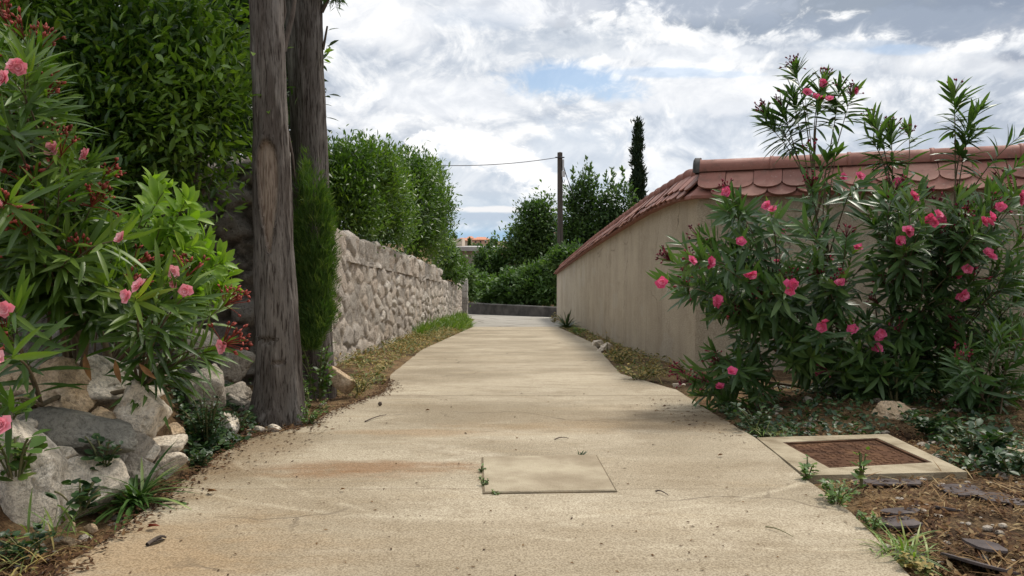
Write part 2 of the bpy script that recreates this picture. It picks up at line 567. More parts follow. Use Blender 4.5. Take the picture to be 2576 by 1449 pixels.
def render_mat():
    m, nt, out = mat_new('cement_render')
    N = NT(nt)
    o = N.obj()
    big = N.noise(N.obj((.8, .8, .6)), 1.2, 6, .65)
    col = N.mix(N.ss(big, .3, .7), (.34, .285, .215, 1), (.46, .395, .305, 1))
    pan = N.noise(N.obj((1.6, 1.6, .05)), 1.0, 3, .6)
    col = N.mix(N.ss(pan, .42, .62, 0, .4), col, (.47, .40, .30, 1))
    st = N.noise(N.obj((2.6, 2.6, .22), (0, 0, 2.)), 1.4, 7, .72, .3)
    col = N.mix(N.ss(st, .55, .72, 0, .55), col, (.235, .19, .14, 1))
    st2 = N.noise(N.obj((18, 18, .6)), 1.3, 4, .6)
    col = N.mix(N.ss(st2, .6, .74, 0, .22), col, (.22, .175, .125, 1))
    blot = N.noise(N.obj((1, 1, 1), (4, 1, 3)), 2.5, 7, .75)
    col = N.mix(N.ss(blot, .52, .7, 0, .5), col, (.24, .20, .145, 1))
    pt = N.noise(N.obj((.5, .5, .9), (2, 7, 5)), 1.6, 3, .5)
    col = N.mix(N.ss(pt, .6, .615, 0, .3), col, (.44, .40, .34, 1))
    fine = N.noise(o, 70, 4, .7)
    col = N.mix(N.ss(fine, .35, .65), N.mix(1.0, col, (.8, .79, .77, 1), 'MULTIPLY'), N.mix(1.0, col, (1.12, 1.12, 1.12, 1), 'MULTIPLY'))
    vo = N.n('ShaderNodeTexVoronoi', feature='DISTANCE_TO_EDGE')
    nz_ = N.n('ShaderNodeTexNoise')
    N.link(o, nz_.inputs['Vector'])
    nz_.inputs['Scale'].default_value = 1.8
    nz_.inputs['Detail'].default_value = 6
    mp_ = N.n('ShaderNodeVectorMath', operation='MULTIPLY_ADD')
    N.link(nz_.outputs['Color'], mp_.inputs[0])
    mp_.inputs[1].default_value = (.7, .7, .7)
    N.link(o, mp_.inputs[2])
    N.link(mp_.outputs[0], vo.inputs['Vector'])
    vo.inputs['Scale'].default_value = .6
    crk = N.math('MULTIPLY', N.ss(vo.outputs['Distance'], .009, .001), N.ss(N.noise(o, .9, 3), .48, .6, 0, .75))
    col = N.mix(crk, col, (.11, .085, .06, 1))
    h = N.math('ADD', fine, N.math('MULTIPLY', N.noise(N.obj((1, 1, .4)), 28, 4, .7), 1.2))
    N.link(N.bsdf(col, .92, N.bump(h, .7, .012), .2), out.inputs[0])
    return m


M['render'] = render_mat()


def tile_mat():
    m, nt, out = mat_new('clay_tile')
    N = NT(nt)
    col = N.ramp(N.attr('tint'), [(0, (.16, .072, .054)), (.4, (.25, .103, .077)), (.75, (.29, .125, .093)), (1, (.36, .19, .145))])
    n = N.noise(N.obj(), 9, 6, .65)
    col = N.mix(N.ss(n, .48, .7, 0, .6), col, (.15, .09, .07, 1))
    n2 = N.noise(N.obj((1, 1, 1), (5, 5, 5)), 30, 4, .7)
    col = N.mix(N.ss(n2, .58, .72, 0, .45), col, (.38, .28, .23, 1))
    N.link(N.bsdf(col, N.ss(n, .3, .7, .6, .8), N.bump(n2, .15, .005), .35), out.inputs[0])
    return m


M['tile'] = tile_mat()
M['cap_grey'] = plain_mat('cap_grey', (.05, .05, .05), (.1, .095, .09), 12, .85)


def rock_mat(name, c1, c2, c3, stain, dark):
    m, nt, out = mat_new(name)
    N = NT(nt)
    o = N.obj()
    n = N.noise(o, 5.5, 7, .65, .3)
    col = N.ramp(n, [(.3, c1), (.5, c2), (.68, c3)])
    s = N.noise(N.obj((1, 1, 1), (3, 8, 1)), 4.0, 5, .6, .5)
    col = N.mix(N.ss(s, .58, .7, 0, .6), col, stain)
    pit = N.noise(o, 48, 5, .75)
    col = N.mix(N.ss(pit, .52, .38, 0, .45), col, dark)
    vein = N.noise(o, 15, 5, .7, 1.0)
    col = N.mix(N.ss(N.math('ABSOLUTE', N.math('SUBTRACT', vein, .5)), .03, .0, 0, .45), col, dark)
    h = N.math('ADD', N.math('MULTIPLY', vein, .8), N.math('ADD', pit, n))
    N.link(N.bsdf(col, .9, N.bump(h, .9, .014), .15), out.inputs[0])
    return m


M['rock_white'] = rock_mat('rock_white', (.50, .42, .32), (.74, .645, .52), (.9, .82, .71), (.36, .25, .15, 1), (.13, .11, .09, 1))
M['rock_tan'] = rock_mat('rock_tan', (.38, .26, .15), (.58, .43, .28), (.7, .56, .41), (.25, .13, .055, 1), (.11, .085, .06, 1))
M['rock_slate'] = rock_mat('rock_slate', (.17, .16, .135), (.24, .225, .19), (.3, .28, .24), (.19, .15, .1, 1), (.07, .065, .055, 1))
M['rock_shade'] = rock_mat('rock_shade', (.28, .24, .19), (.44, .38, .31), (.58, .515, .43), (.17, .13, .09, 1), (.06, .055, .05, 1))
M['slate'] = plain_mat('slate', (.065, .054, .052), (.125, .105, .1), 7, .92, .4, 60, spec=.1)
M['surround'] = plain_mat('surround', (.2, .155, .095), (.41, .345, .24), 5, .9, .5, 120, tint=[(0, (.9, .9, .9)), (1, (1.1, 1.1, 1.1))])
M['hatch'] = plain_mat('hatch', (.26, .205, .135), (.42, .355, .25), 4, .85, .5, 110)
M['litter'] = leaf_mat('litter', [(0, (.04, .02, .013)), (.45, (.11, .055, .026)), (.8, (.22, .13, .06)), (1, (.36, .27, .15))], .1, (1.1, 1, .8, 1), .85, .15)
M['wall_dark'] = plain_mat('wall_dark', (.035, .032, .029), (.11, .1, .09), 1.6, .95, .5, 30)
M['stone_block'] = stone_wall_mat('stone_block', [(0, (.26, .25, .23)), (.5, (.38, .36, .33)), (1, (.5, .48, .45))], (.15, .13, .11, 1))


def iron_mat():
    m, nt, out = mat_new('rusty_iron')
    N = NT(nt)
    n = N.noise(N.obj(), 9, 6, .65)
    col = N.ramp(n, [(.3, (.04, .021, .013)), (.5, (.085, .043, .025)), (.7, (.14, .075, .04))])
    d = N.noise(N.obj((1, 2, 1), (2, 2, 0)), 5, 6, .7)
    col = N.mix(N.ss(d, .56, .72, 0, .5), col, (.2, .13, .075, 1))
    N.link(N.bsdf(col, .95, N.bump(N.noise(N.obj(), 60, 4), .4, .01), .1), out.inputs[0])
    return m


M['iron'] = iron_mat()
# ================================================================== THE SETTING
def gz(x, y):
    """height of the soil (drive top is -SLOPE*y)"""
    x = np.asarray(x, float)
    y = np.asarray(y, float)
    fall = -SLOPE * np.minimum(y, 36) - np.where(y > 36, .02 * np.minimum(np.maximum(y - 36, 0), 20), 0)
    z = fall - .045
    bank = sstep(-1.5, -2.2, x) * sstep(5.4, 4.3, y) * .42
    bank2 = sstep(-1.7, -2.6, x) * sstep(7.5, 5.0, y) * .12
    verge = sstep(-1.0, -1.9, x) * sstep(6.5, 8.0, y) * sstep(30, 26, y) * .10
    bed = .022 * sstep(1.15, 1.5, x) * sstep(3.55, 3.3, y) + sstep(1.6, 2.3, x) * sstep(4.1, 5.0, y) * sstep(12, 8, y) * .10
    far_bank = sstep(36.5, 40.5, y) * 1.1
    return z + np.maximum(bank, bank2) + verge + bed + far_bank


def gpt(x, y, up=0.0):
    return np.array([x, y, float(gz(x, y)) + up])


xs = np.unique(np.concatenate([np.arange(-4.5, 4.6, .06), np.arange(-12, 12.1, .8), np.linspace(-60, 60, 25), np.array([-2500, -1200, -600, -300, -120, 120, 300, 600, 1200, 2500])]))
ys = np.unique(np.concatenate([np.arange(1.2, 9.0, .06), np.arange(-6, 1.3, .6), np.arange(9, 46, .8), np.linspace(46, 120, 14), np.array([200, 400, 800, 1600, 3200])]))
gx, gy = np.meshgrid(xs, ys)
zz = gz(gx, gy)
near = (np.abs(gx) < 4.6) & (gy < 9.1) & (gy > 1.1)
pp = np.stack([gx * 3, gy * 3, gx * 0], -1)
zz = zz + np.where(near, (fbm(pp * 2.2, 4, 3) - .5) * .045 + (fbm(pp * 7, 2, 9) - .5) * .012, 0)
mb = MB()
mb.add(np.stack([gx, gy, zz], -1), grid_faces(len(ys), len(xs)))
ground = mb.build('ground', M['soil'])
tag(ground, kind='structure')


def slab(name, poly, mat, top=0.0, thick=.07, parent=None, up_fn=None, bev=0.0):
    """a flat slab lying on the sloping plane; poly = list of (x, y) counter-clockwise"""
    pl = np.array(poly, float)
    n = len(pl)
    zt = -SLOPE * pl[:, 1] + top
    m_ = MB()
    cen = pl.mean(0)
    V = np.vstack([np.c_[pl, zt], np.c_[pl, zt - thick]])
    if bev:
        inn = pl + (cen - pl) / np.linalg.norm(cen - pl, axis=1)[:, None] * bev
        V = np.vstack([np.c_[inn, -SLOPE * inn[:, 1] + top], np.c_[pl, zt - bev], np.c_[pl, zt - thick]])
        m_.add(V, [list(range(n))])
        Q = []
        for r in (0, 1):
            for i in range(n):
                j = (i + 1) % n
                Q.append([r * n + i, (r + 1) * n + i, (r + 1) * n + j, r * n + j])
        m_.f.append(np.array(Q)); m_.mi.append(np.zeros(len(Q), np.int32))
        return m_.build(name, mat, parent, smooth=False)
    m_.add(V, [list(range(n))])
    m_.f.append(np.array([[i, n + i, n + (i + 1) % n, (i + 1) % n] for i in range(n)]))
    m_.mi.append(np.zeros(n, np.int32))
    return m_.build(name, mat, parent, smooth=False)


rng = np.random.default_rng(5)


def jag(pts, step=.12, amp=.02, seed=0):
    out = []
    pts = np.array(pts, float)
    for a, b in zip(pts[:-1], pts[1:]):
        n = max(1, int(np.linalg.norm(b - a) / step))
        for i in range(n):
            out.append(a + (b - a) * i / n)
    out.append(pts[-1])
    out = np.array(out)
    q = np.c_[out * 2.2, np.zeros(len(out))]
    out[:, 0] += (fbm(q * 4.5, 4, seed) - .5) * amp * 1.5
    return out


Lft = [G(1190, 822)[:2], G(1060, 880)[:2], G(985, 940)[:2], G(968, 985)[:2], G(830, 1035)[:2], G(780, 1070)[:2], G(610, 1105)[:2], G(545, 1150)[:2], G(440, 1228)[:2], G(300, 1330)[:2], G(130, 1449)[:2], (-1.42, 1.2), (-1.6, -4)]
Rgt = [(1.0, -4), (1.08, 1.2), G(2290, 1449)[:2], G(2140, 1290)[:2], G(2022, 1200)[:2], G(1900, 1102)[:2], G(1795, 1040)[:2], G(1700, 980)[:2], G(1560, 940)[:2], G(1490, 862)[:2], G(1402, 822)[:2]]
left_edge = jag(Lft, .1, .03, 4)
right_edge = jag(Rgt, .15, .012, 8)
right_edge[-1] = Rgt[-1]
left_edge[0] = Lft[0]
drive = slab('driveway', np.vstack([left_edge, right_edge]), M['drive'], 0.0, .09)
tag(drive, kind='structure')
road = slab('road', [(-1.86, 20.15), (1.66, 20.15), (1.62, 29.4), (3.2, 28.2), (-5.5, 40.6), (-5.5, 34.4), (-1.86, 29.8)], M['road'], -.012, .05)
tag(road, kind='structure')

# hatch let into the drive
hp = [G(1215, 1243)[:2], G(1551, 1238)[:2], G(1500, 1147)[:2], G(1212, 1152)[:2]]
hatch = thing('access_hatch', [*np.mean(hp, 0), -SLOPE * np.mean(hp, 0)[1]], 'plain concrete access hatch let flush into the middle of the driveway', 'hatch')


def rel(o, parent):
    """parts are modelled in world space: put them under the thing without moving them"""
    o.parent = parent
    o.matrix_parent_inverse = parent.matrix_basis.inverted()
    return o


rim_m = plain_mat('hatch_rim', (.09, .07, .045), (.2, .15, .09), 6, .9)
hc = np.mean(hp, 0)
o = slab('frame', [hc + (np.array(p) - hc) * 1.006 for p in hp], rim_m, .004, .03)
rel(o, hatch)
o = slab('lid', [hc + (np.array(p) - hc) * .985 for p in hp], M['hatch'], .009, .03, bev=.004)
rel(o, hatch)

# manhole: concrete surround with a rusty iron cover
ip = [np.array(G(*q)[:2]) for q in ((2085, 1180), (2345, 1166), (2205, 1104), (1968, 1115))]
op = [np.array(G(*q)[:2]) for q in ((2024, 1199), (2432, 1190), (2232, 1094), (1903, 1103))]
mh = thing('manhole', [*np.mean(ip, 0), -SLOPE * np.mean(ip, 0)[1]], 'rusty iron manhole cover in a pale concrete surround beside the driveway', 'manhole')
mb = MB()
ipn = [p + (np.mean(ip, 0) - p) * 0 for p in ip]
zt = lambda p, t: (*p, -SLOPE * p[1] + t)
V = [zt(p, .006) for p in op] + [zt(p, .006) for p in ipn] + [zt(p, -.1) for p in op] + [zt(p, -.03) for p in ipn]
Q = []
for i in range(4):
    j = (i + 1) % 4
    Q += [[i, j, 4 + j, 4 + i], [8 + i, 8 + j, j, i], [4 + i, 4 + j, 12 + j, 12 + i]]
mb.add(V, Q)
rel(mb.build('surround', M['surround'], smooth=False), mh)
ic = np.mean(ip, 0)
mb = MB()
pl = [ic + (p - ic) * .995 for p in ip]
pl2 = [ic + (p - ic) * .95 for p in ip]
pl3 = [ic + (p - ic) * .92 for p in ip]
V = [zt(p, .003) for p in pl] + [zt(p, .003) for p in pl2] + [zt(p, -.02) for p in pl2] + [zt(p, -.05) for p in pl]
Q = []
for i in range(4):
    j = (i + 1) % 4
    Q += [[i, j, 4 + j, 4 + i], [4 + i, 4 + j, 8 + j, 8 + i], [12 + i, 12 + j, j, i]]
mb.add(V, Q)
rel(mb.build('frame', M['iron'], smooth=False), mh)
mb = MB()
nU = 15


def bil(a, b):
    return pl3[0] * (1 - a) * (1 - b) + pl3[1] * a * (1 - b) + pl3[2] * a * b + pl3[3] * (1 - a) * b


mb.add([zt(bil(a, b), -.004) for a, b in ((0, 0), (1, 0), (1, 1), (0, 1))], [[0, 1, 2, 3]])
for i in range(nU):
    for j in range(nU):
        if rng.random() < .3:
            continue
        a0, a1 = (i + .12) / nU, (i + .88) / nU
        b0, b1 = (j + .12) / nU, (j + .88) / nU
        if (i + j) % 2:
            a0, a1 = (i + .36) / nU, (i + .64) / nU
        else:
            b0, b1 = (j + .36) / nU, (j + .64) / nU
        c = [bil(a0, b0), bil(a1, b0), bil(a1, b1), bil(a0, b1)]
        V = [zt(p, -.0035) for p in c] + [zt(p, -.0015) for p in c]
        mb.add(V, [[4, 5, 6, 7], [0, 1, 5, 4], [1, 2, 6, 5], [2, 3, 7, 6], [3, 0, 4, 7]])
rel(mb.build('cover', M['iron'], smooth=False), mh)


# ================================================================== WALLS
def rubble_wall(mb, a, b, z0f, hgt, thick, cell, res, seed, depth=.035, topj=.05, side=1, cap_ends=True):
    """a real rubble face: voronoi stones pushed in and out. a,b = (x,y) of the face line; outward normal on `side`"""
    a = np.array(a, float)
    b = np.array(b, float)
    L = np.linalg.norm(b - a)
    t = (b - a) / L
    nrmv = np.array([t[1], -t[0]]) * side
    # stations: denser close to the camera
    s = [0.0]
    while s[-1] < L:
        p = a + t * s[-1]
        s.append(s[-1] + res * max(1.0, np.linalg.norm(p) / 9.0))
    s = np.array(s)
    s *= L / s[-1]
    nz = int(hgt / res)
    ntop = 10
    nb = 4
    rows = [('f', z) for z in np.linspace(-.15, 1, nz)] + [('t', q) for q in np.linspace(0.06, 1, ntop)] + [('b', z) for z in np.linspace(.95, -.15, nb)]
    nr = len(rows)
    S = np.broadcast_to(s[None], (nr, len(s)))
    W = np.zeros((nr, len(s)))
    Zr = np.zeros((nr, len(s)))
    Nn = np.zeros((nr, len(s), 3))
    toph = hgt + (fbm(np.c_[s * 2.3, s * 0, s * 0], 4, seed + 5) - .5) * topj * 3
    for i, (k, q) in enumerate(rows):
        if k == 'f':
            W[i] = 0
            Zr[i] = q * toph
            Nn[i] = [*nrmv, 0]
        elif k == 't':
            W[i] = q * thick
            Zr[i] = toph
            Nn[i] = [0, 0, 1]
        else:
            W[i] = thick
            Zr[i] = q * toph
            Nn[i] = [*-nrmv, 0]
    # cell coordinates: wrapped arc-length so that stones turn the top edge
    vv = np.where(np.isclose(Nn[..., 2], 1), Zr + W, Zr + np.where(W > thick * .9, thick, 0))
    cu = S / cell[0]
    cw = vv / cell[1]
    iv = np.floor(cw)
    best = np.full(S.shape, 9.0)
    sec = np.full(S.shape, 9.0)
    bid = np.zeros(S.shape)
    for dj in (-1, 0, 1):
        row = iv + dj
        off = _hash(row.astype(int), row.astype(int) * 0, row.astype(int) * 0, seed) * .8
        iu = np.floor(cu - off)
        for di in (-1, 0, 1):
            c = iu + di
            h1 = _hash(c.astype(int), row.astype(int), c.astype(int) * 0 + 1, seed)
            h2 = _hash(c.astype(int), row.astype(int), c.astype(int) * 0 + 2, seed)
            px = c + off + .5 + (h1 - .5) * 1.0
            pz = row + .5 + (h2 - .5) * .95
            d = np.sqrt((cu - px) ** 2 + (cw - pz) ** 2)
            new = d < best
            sec = np.where(new, best, np.minimum(sec, d))
            bid = np.where(new, _hash(c.astype(int), row.astype(int), c.astype(int) * 0 + 3, seed), bid)
            best = np.where(new, d, best)
    edge = sec - best
    lift = sstep(.02, .3, edge)
    base = np.zeros((nr, len(s), 3))
    base[..., 0] = a[0] + t[0] * S - nrmv[0] * W
    base[..., 1] = a[1] + t[1] * S - nrmv[1] * W
    base[..., 2] = z0f(base[..., 0] + nrmv[0] * W, base[..., 1] + nrmv[1] * W) + Zr
    rough = fbm(base * 9, 4, seed + 2) - .5
    rough2 = fbm(base * 30, 3, seed + 3) - .5
    disp = lift * depth * (.3 + bid * 1.3) + rough * depth * 1.3 + rough2 * depth * .7
    if depth:
        base = base + Nn * disp[..., None]
    mb.add(base, grid_faces(nr, len(s)) if side > 0 else grid_faces(nr, len(s))[:, ::-1], bid, 1 - sstep(.02, .2, edge))
    if cap_ends:
        for e in (0, len(s) - 1):
            ring = base[:, e]
            mb.add(np.vstack([ring, ring.mean(0)]), [[i, i + 1, nr] for i in range(nr - 1)], .5)


zpl = lambda x, y: -SLOPE * y
X_L = -1.95
wall = thing('stone_wall', gpt(X_L, 14), 'long pale rubble stone wall with mortared joints running down the left of the drive under the hedge', 'wall')
mb = MB()
rubble_wall(mb, (X_L, 7.3), (X_L, 28.3), zpl, 1.27, .4, (.36, .2), .022, 11, .03, .015)
rel(mb.build('wall_body', M['rubble']), wall)
mb = MB()
rubble_wall(mb, (X_L + .02, 7.3), (X_L + .02, 20.0), lambda x, y: -SLOPE * y + 1.26, .29, .43, (.42, .34), .024, 23, .035, .035)
rel(mb.build('coping', M['rubble']), wall)

mb = MB()
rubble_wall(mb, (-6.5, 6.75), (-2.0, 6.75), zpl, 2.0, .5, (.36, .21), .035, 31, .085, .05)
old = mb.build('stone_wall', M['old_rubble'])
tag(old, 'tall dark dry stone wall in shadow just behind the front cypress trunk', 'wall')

# gatepost of squared blocks at the far end
gp = thing('gatepost', gpt(-1.87, 28.7), 'pale squared stone gatepost closing the far end of the rubble wall', 'gatepost')
mb = MB()
z = -SLOPE * 28.8 - .05
k = 0
while z < -SLOPE * 28.8 + 1.38:
    h = .17 + .08 * rng.random()
    j = rng.normal(0, .012, 4)
    w = .18
    box(mb, (-2.06 + j[0], 28.5 + j[1], z + .012), (-1.72 + j[2], 28.95 + j[3], z + h), rng.random(), 0)
    z += h
rel(mb.build('block', M['stone_block'], smooth=False), gp)
mb = MB()
box(mb, (-2.04, 28.53, -SLOPE * 28.8 - .1), (-1.75, 28.92, -SLOPE * 28.8 + 1.36), .1, 1)
rel(mb.build('core', M['stone_block'], smooth=False), gp)

# low dark wall on the far side of the road
mb = MB()
pa, pb = np.array([-7.5, 43.3]), np.array([3.4, 27.5])
pts = [pa + (pb - pa) * t for t in np.linspace(0, 1, 60)]
prof = [(0, -.3), (0, .50), (.03, .53), (.27, .53), (.3, .50), (.3, -.3)]
t = (pb - pa) / np.linalg.norm(pb - pa)
n2 = np.array([-t[1], t[0]])
V = []
for i, p in enumerate(pts):
    jz = (fbm(np.array([i * .7, 0, 0]), 3, 2) - .5) * .03
    for (w, zq) in prof:
        V.append([p[0] + n2[0] * w, p[1] + n2[1] * w, -SLOPE * p[1] - .02 + zq * (1.02 if zq < 0 else np.interp(p[0], [-2.1, 1.8], [1.05, .78])) + (jz if zq > 0 else 0)])
mb.add(V, grid_faces(len(pts), len(prof))[:, ::-1])
lw = mb.build('low_wall', M['wall_dark'], smooth=False)
tag(lw, 'low dark weathered concrete wall along the far side of the road', 'wall')

# -------------------------------------------------- rendered garden wall with a tiled roof
WT = .34
c_corner = P(1747, 940, 7.75)
CXY = np.array([c_corner[0], 7.75])
far_xy = np.array([1.76, 29.0])
right_xy = np.array([6.2, 7.75 - (6.2 - c_corner[0]) * .387])


def eave_z(u, v, y):
    return P(u, v, y)[2]


def top_long(y):
    """height of the eave along the drive, read off the picture"""
    us = [1745, 1695, 1623, 1553, 1477, 1397]
    vs = [497, 506, 541, 584, 632, 691]
    yy, hh = [], []
    for u_, v_ in zip(us, vs):
        # distance where the wall face (x from CXY to far_xy) meets this column
        tx = (u_ - CX) / F
        t_ = (CXY[0] - tx * CXY[1]) / (tx * (far_xy[1] - CXY[1]) - (far_xy[0] - CXY[0]))
        y_ = CXY[1] + t_ * (far_xy[1] - CXY[1])
        yy.append(y_)
        hh.append(P(u_, v_, y_)[2])
    return np.interp(y, yy, hh)


stations = [far_xy + (CXY - far_xy) * t for t in np.linspace(0, 1, 26)] + [CXY + (right_xy - CXY) * t for t in np.linspace(0, 1, 8)[1:]]
ztop = [float(top_long(p[1])) for p in stations[:26]]
zc = ztop[25]
for p in stations[26:]:
    ztop.append(zc + .012 * (p[0] - CXY[0]))
stations = np.array(stations)
ztop = np.array(ztop)
# outward offset directions (towards the drive / the camera), mitred at the corner
d1 = nrm(CXY - far_xy)
d2 = nrm(right_xy - CXY)
o1 = np.array([d1[1], -d1[0]])
o2 = np.array([d2[1], -d2[0]])
if o1[0] > 0:
    o1 = -o1
if o2[1] > 0:
    o2 = -o2
om = nrm(o1 + o2)
om = om / np.dot(om, o1)
offs = np.array([o1] * 25 + [om] + [o2] * 7)


def sweep(mb, prof, zbase, close=False, tint=.5):
    V = []
    for p, o_, z_ in zip(stations, offs, zbase):
        for (w, q) in prof:
            V.append([p[0] + o_[0] * w, p[1] + o_[1] * w, z_ + q])
    mb.add(V, grid_faces(len(stations), len(prof), close), tint)
    m_ = len(prof)
    for e in (0, len(stations) - 1):
        ring = V[e * m_:(e + 1) * m_]
        mb.add(ring, [list(range(m_))], tint)


gw = thing('garden_wall', [*CXY, -SLOPE * CXY[1]], 'tan cement rendered garden wall topped with a clay tile roof on the right of the drive', 'wall')
mb = MB()
zb = np.array([-SLOPE * p[1] - .2 for p in stations])
V = []
for p, o_, z0, z1 in zip(stations, offs, zb, ztop):
    for w, z_ in ((0, z0), (0, z1 + .05), (-WT, z1 + .05), (-WT, z0)):
        V.append([p[0] + o_[0] * w, p[1] + o_[1] * w, z_])
mb.add(V, grid_faces(len(stations), 4))
for e in (0, len(stations) - 1):
    mb.add(V[e * 4:e * 4 + 4], [[0, 1, 2, 3]])
body = rel(mb.build('rendered_wall', M['render'], smooth=False), gw)
# roof: gable section, ridge over the middle
OV, RISE = .10, .27
mid = -WT / 2
mb = MB()
sweep(mb, [(OV - .015, -.02), (OV - .015, .01), (mid, RISE - .01), (-WT - OV + .015, .01), (-WT - OV + .015, -.02)], ztop, True, .45)
rel(mb.build('roof_deck', M['tile'], smooth=False), gw)
# scalloped tiles in two rows on both slopes
TW = .275


def tile_t(w, l, th=.016, n=9):
    """tongue tile: +Y down the slope, rounded lower end"""
    top = []
    for i in range(n):
        a = PI * i / (n - 1)
        top.append((-math.cos(a) * w / 2, l - w * .30 + math.sin(a) * w * .30))
    poly = [(-w / 2, 0)] + top + [(w / 2, 0)]
    m_ = len(poly)
    V = [(x, y, th) for x, y in poly] + [(x, y, 0) for x, y in poly]
    top_f = [list(range(m_))[::-1]]
    sd = [[i, (i + 1) % m_, m_ + (i + 1) % m_, m_ + i] for i in range(m_)]
    return np.array(V), top_f, sd


SL = math.hypot(OV - mid, RISE)


def zt_at(p, seg):
    if seg == 0:
        return float(top_long(p[1]))
    return zc + .012 * (p[0] - CXY[0])


def tiles(mb, A, B, o_, seg, out=True, a_off=0.0):
    L = np.linalg.norm(B - A)
    d = (B - A) / L
    n = int(L / TW)
    for row in (0, 1):
        l = SL * (.84 if row == 0 else 1.08)
        lift = .03 if row == 0 else .012
        V0, tf, sf = tile_t(TW * .975, l)
        for i in range(n + 1):
            s = (i + .5 + (.5 if row else 0)) * TW
            if s > L - .02:
                continue
            p = A + d * s
            zt_ = zt_at(p, seg)
            slope_along = (zt_at(p + d * .1, seg) - zt_) / .1
            side = 1 if out else -1
            ridge = np.array([*(p + o_ * mid), zt_ + RISE])
            eave = np.array([*(p + o_ * (OV if out else -WT - OV)), zt_ + 0.0])
            dn = nrm(eave - ridge)
            al = nrm(np.array([*d, slope_along]))
            up = nrm(np.cross(al, dn))
            if up[2] < 0:
                up = -up
            jit = rng.normal(0, .009, 3)
            Vw = ridge + al * V0[:, :1] + dn * (V0[:, 1:2] + jit[0]) + up * (V0[:, 2:] + lift + jit[1] * .6)
            t_ = rng.random()
            mb.add(Vw, tf, t_)
            mb.f.append(np.array(sf) + mb.n - len(V0))
            mb.mi.append(np.zeros(len(sf), np.int32))


mb = MB()
tiles(mb, CXY + om * mid * 0 + d1 * -.05, far_xy, o1, 0, True)
tiles(mb, CXY, right_xy, o2, 1, True)
rel(mb.build('roof_tiles', M['tile'], smooth=False), gw)
mb = MB()
tiles(mb, CXY - d1 * .5, far_xy, o1, 0, False)
tiles(mb, CXY + d2 * .5, right_xy, o2, 1, False)
rel(mb.build('back_tiles', M['tile'], smooth=False), gw)
# ridge tiles: overlapping half pipes


def half_pipe(mb, p0, p1, r0, r1, tint, close_start=False):
    p0 = np.array(p0); p1 = np.array(p1)
    d = nrm(p1 - p0)
    sd = nrm(np.cross(d, [0, 0, 1.0]))
    up = np.cross(sd, d)
    th = np.linspace(-.25, PI + .25, 15)
    V = []
    for p, r in ((p0, r0), (p0 + d * .035, r0), (p0 + d * .036, r0 - .008), (p1, r1)):
        for a in th:
            V.append(p + sd * math.cos(a) * r + up * math.sin(a) * r)
    for a in th:
        V.append(p0 + sd * math.cos(a) * (r0 - .014) + up * math.sin(a) * (r0 - .014))
    F_ = grid_faces(4, 15)
    mb.add(V, F_, tint)
    mb.f.append(np.array([[mb.n - len(V) + 60 + i, mb.n - len(V) + 61 + i, mb.n - len(V) + 1 + i, mb.n - len(V) + i] for i in range(14)]))
    mb.mi.append(np.zeros(14, np.int32))


RP = .72
LR = np.linalg.norm(right_xy - CXY)
n = int(LR / RP)
rid0 = CXY + o2 * mid - d2 * .02
for i in range(n + 1):
    mb = MB()
    a_ = rid0 + d2 * i * RP
    b_ = rid0 + d2 * ((i + 1) * RP + .05)
    half_pipe(mb, [*a_, zt_at(a_, 1) + RISE + .022], [*b_, zt_at(b_, 1) + RISE + .022], .114, .102, .35 + .4 * rng.random())
    rel(mb.build('ridge_tile', M['tile']), gw)
mb = MB()
Lf = np.linalg.norm(far_xy - CXY)
rid1 = CXY + om * mid
n = int(Lf / .42)
for i in range(0, n):
    a_ = rid1 - d1 * (i * .42)
    b_ = rid1 - d1 * ((i + 1) * .42 + .05)
    r0 = .098
    half_pipe(mb, [*b_, zt_at(b_, 0) + RISE - .0], [*a_, zt_at(a_, 0) + RISE + .014], .10, .082, .2 + .5 * rng.random())
rel(mb.build('ridge_row', M['tile']), gw)
# grey mortar disc stopping the first ridge tile
mb = MB()
p0 = np.array([*(rid0 - d2 * .03), zt_at(rid0, 1) + RISE + .022])
dd = np.array([*d2, 0])
sd = np.cross(dd, [0, 0, 1.0])
th = np.linspace(-.3, PI + .3, 21)
ring0 = [p0 + sd * math.cos(a) * .128 + np.array([0, 0, 1]) * math.sin(a) * .128 for a in th]
ring1 = [q + dd * .06 for q in ring0]
ring2 = [p0 - dd * .012 + sd * math.cos(a) * .11 + np.array([0, 0, 1]) * math.sin(a) * .11 for a in th]
V = ring0 + ring1 + ring2 + [p0 - dd * .015]
Q = grid_faces(2, 21).tolist()
mb.add(V, Q)
k0 = mb.n - len(V)
mb.f.append(np.array([[k0 + i, k0 + i + 1, k0 + 42 + i + 1, k0 + 42 + i] for i in range(20)])); mb.mi.append(np.zeros(20, np.int32))
mb.f.append(np.array([[k0 + 42 + i, k0 + 43 + i, k0 + 63] for i in range(20)])); mb.mi.append(np.zeros(20, np.int32))
oc = rel(mb.build('end_cap', M['cap_grey']), gw)
# ================================================================== ROCKS
def ico(sub):
    import bmesh
    bm = bmesh.new()
    bmesh.ops.create_icosphere(bm, subdivisions=sub, radius=1)
    V = np.array([v.co[:] for v in bm.verts])
    Fc = np.array([[v.index for v in f.verts] for f in bm.faces])
    bm.free()
    return V, Fc


ICO = {k: ico(k) for k in (2, 3, 4, 5)}


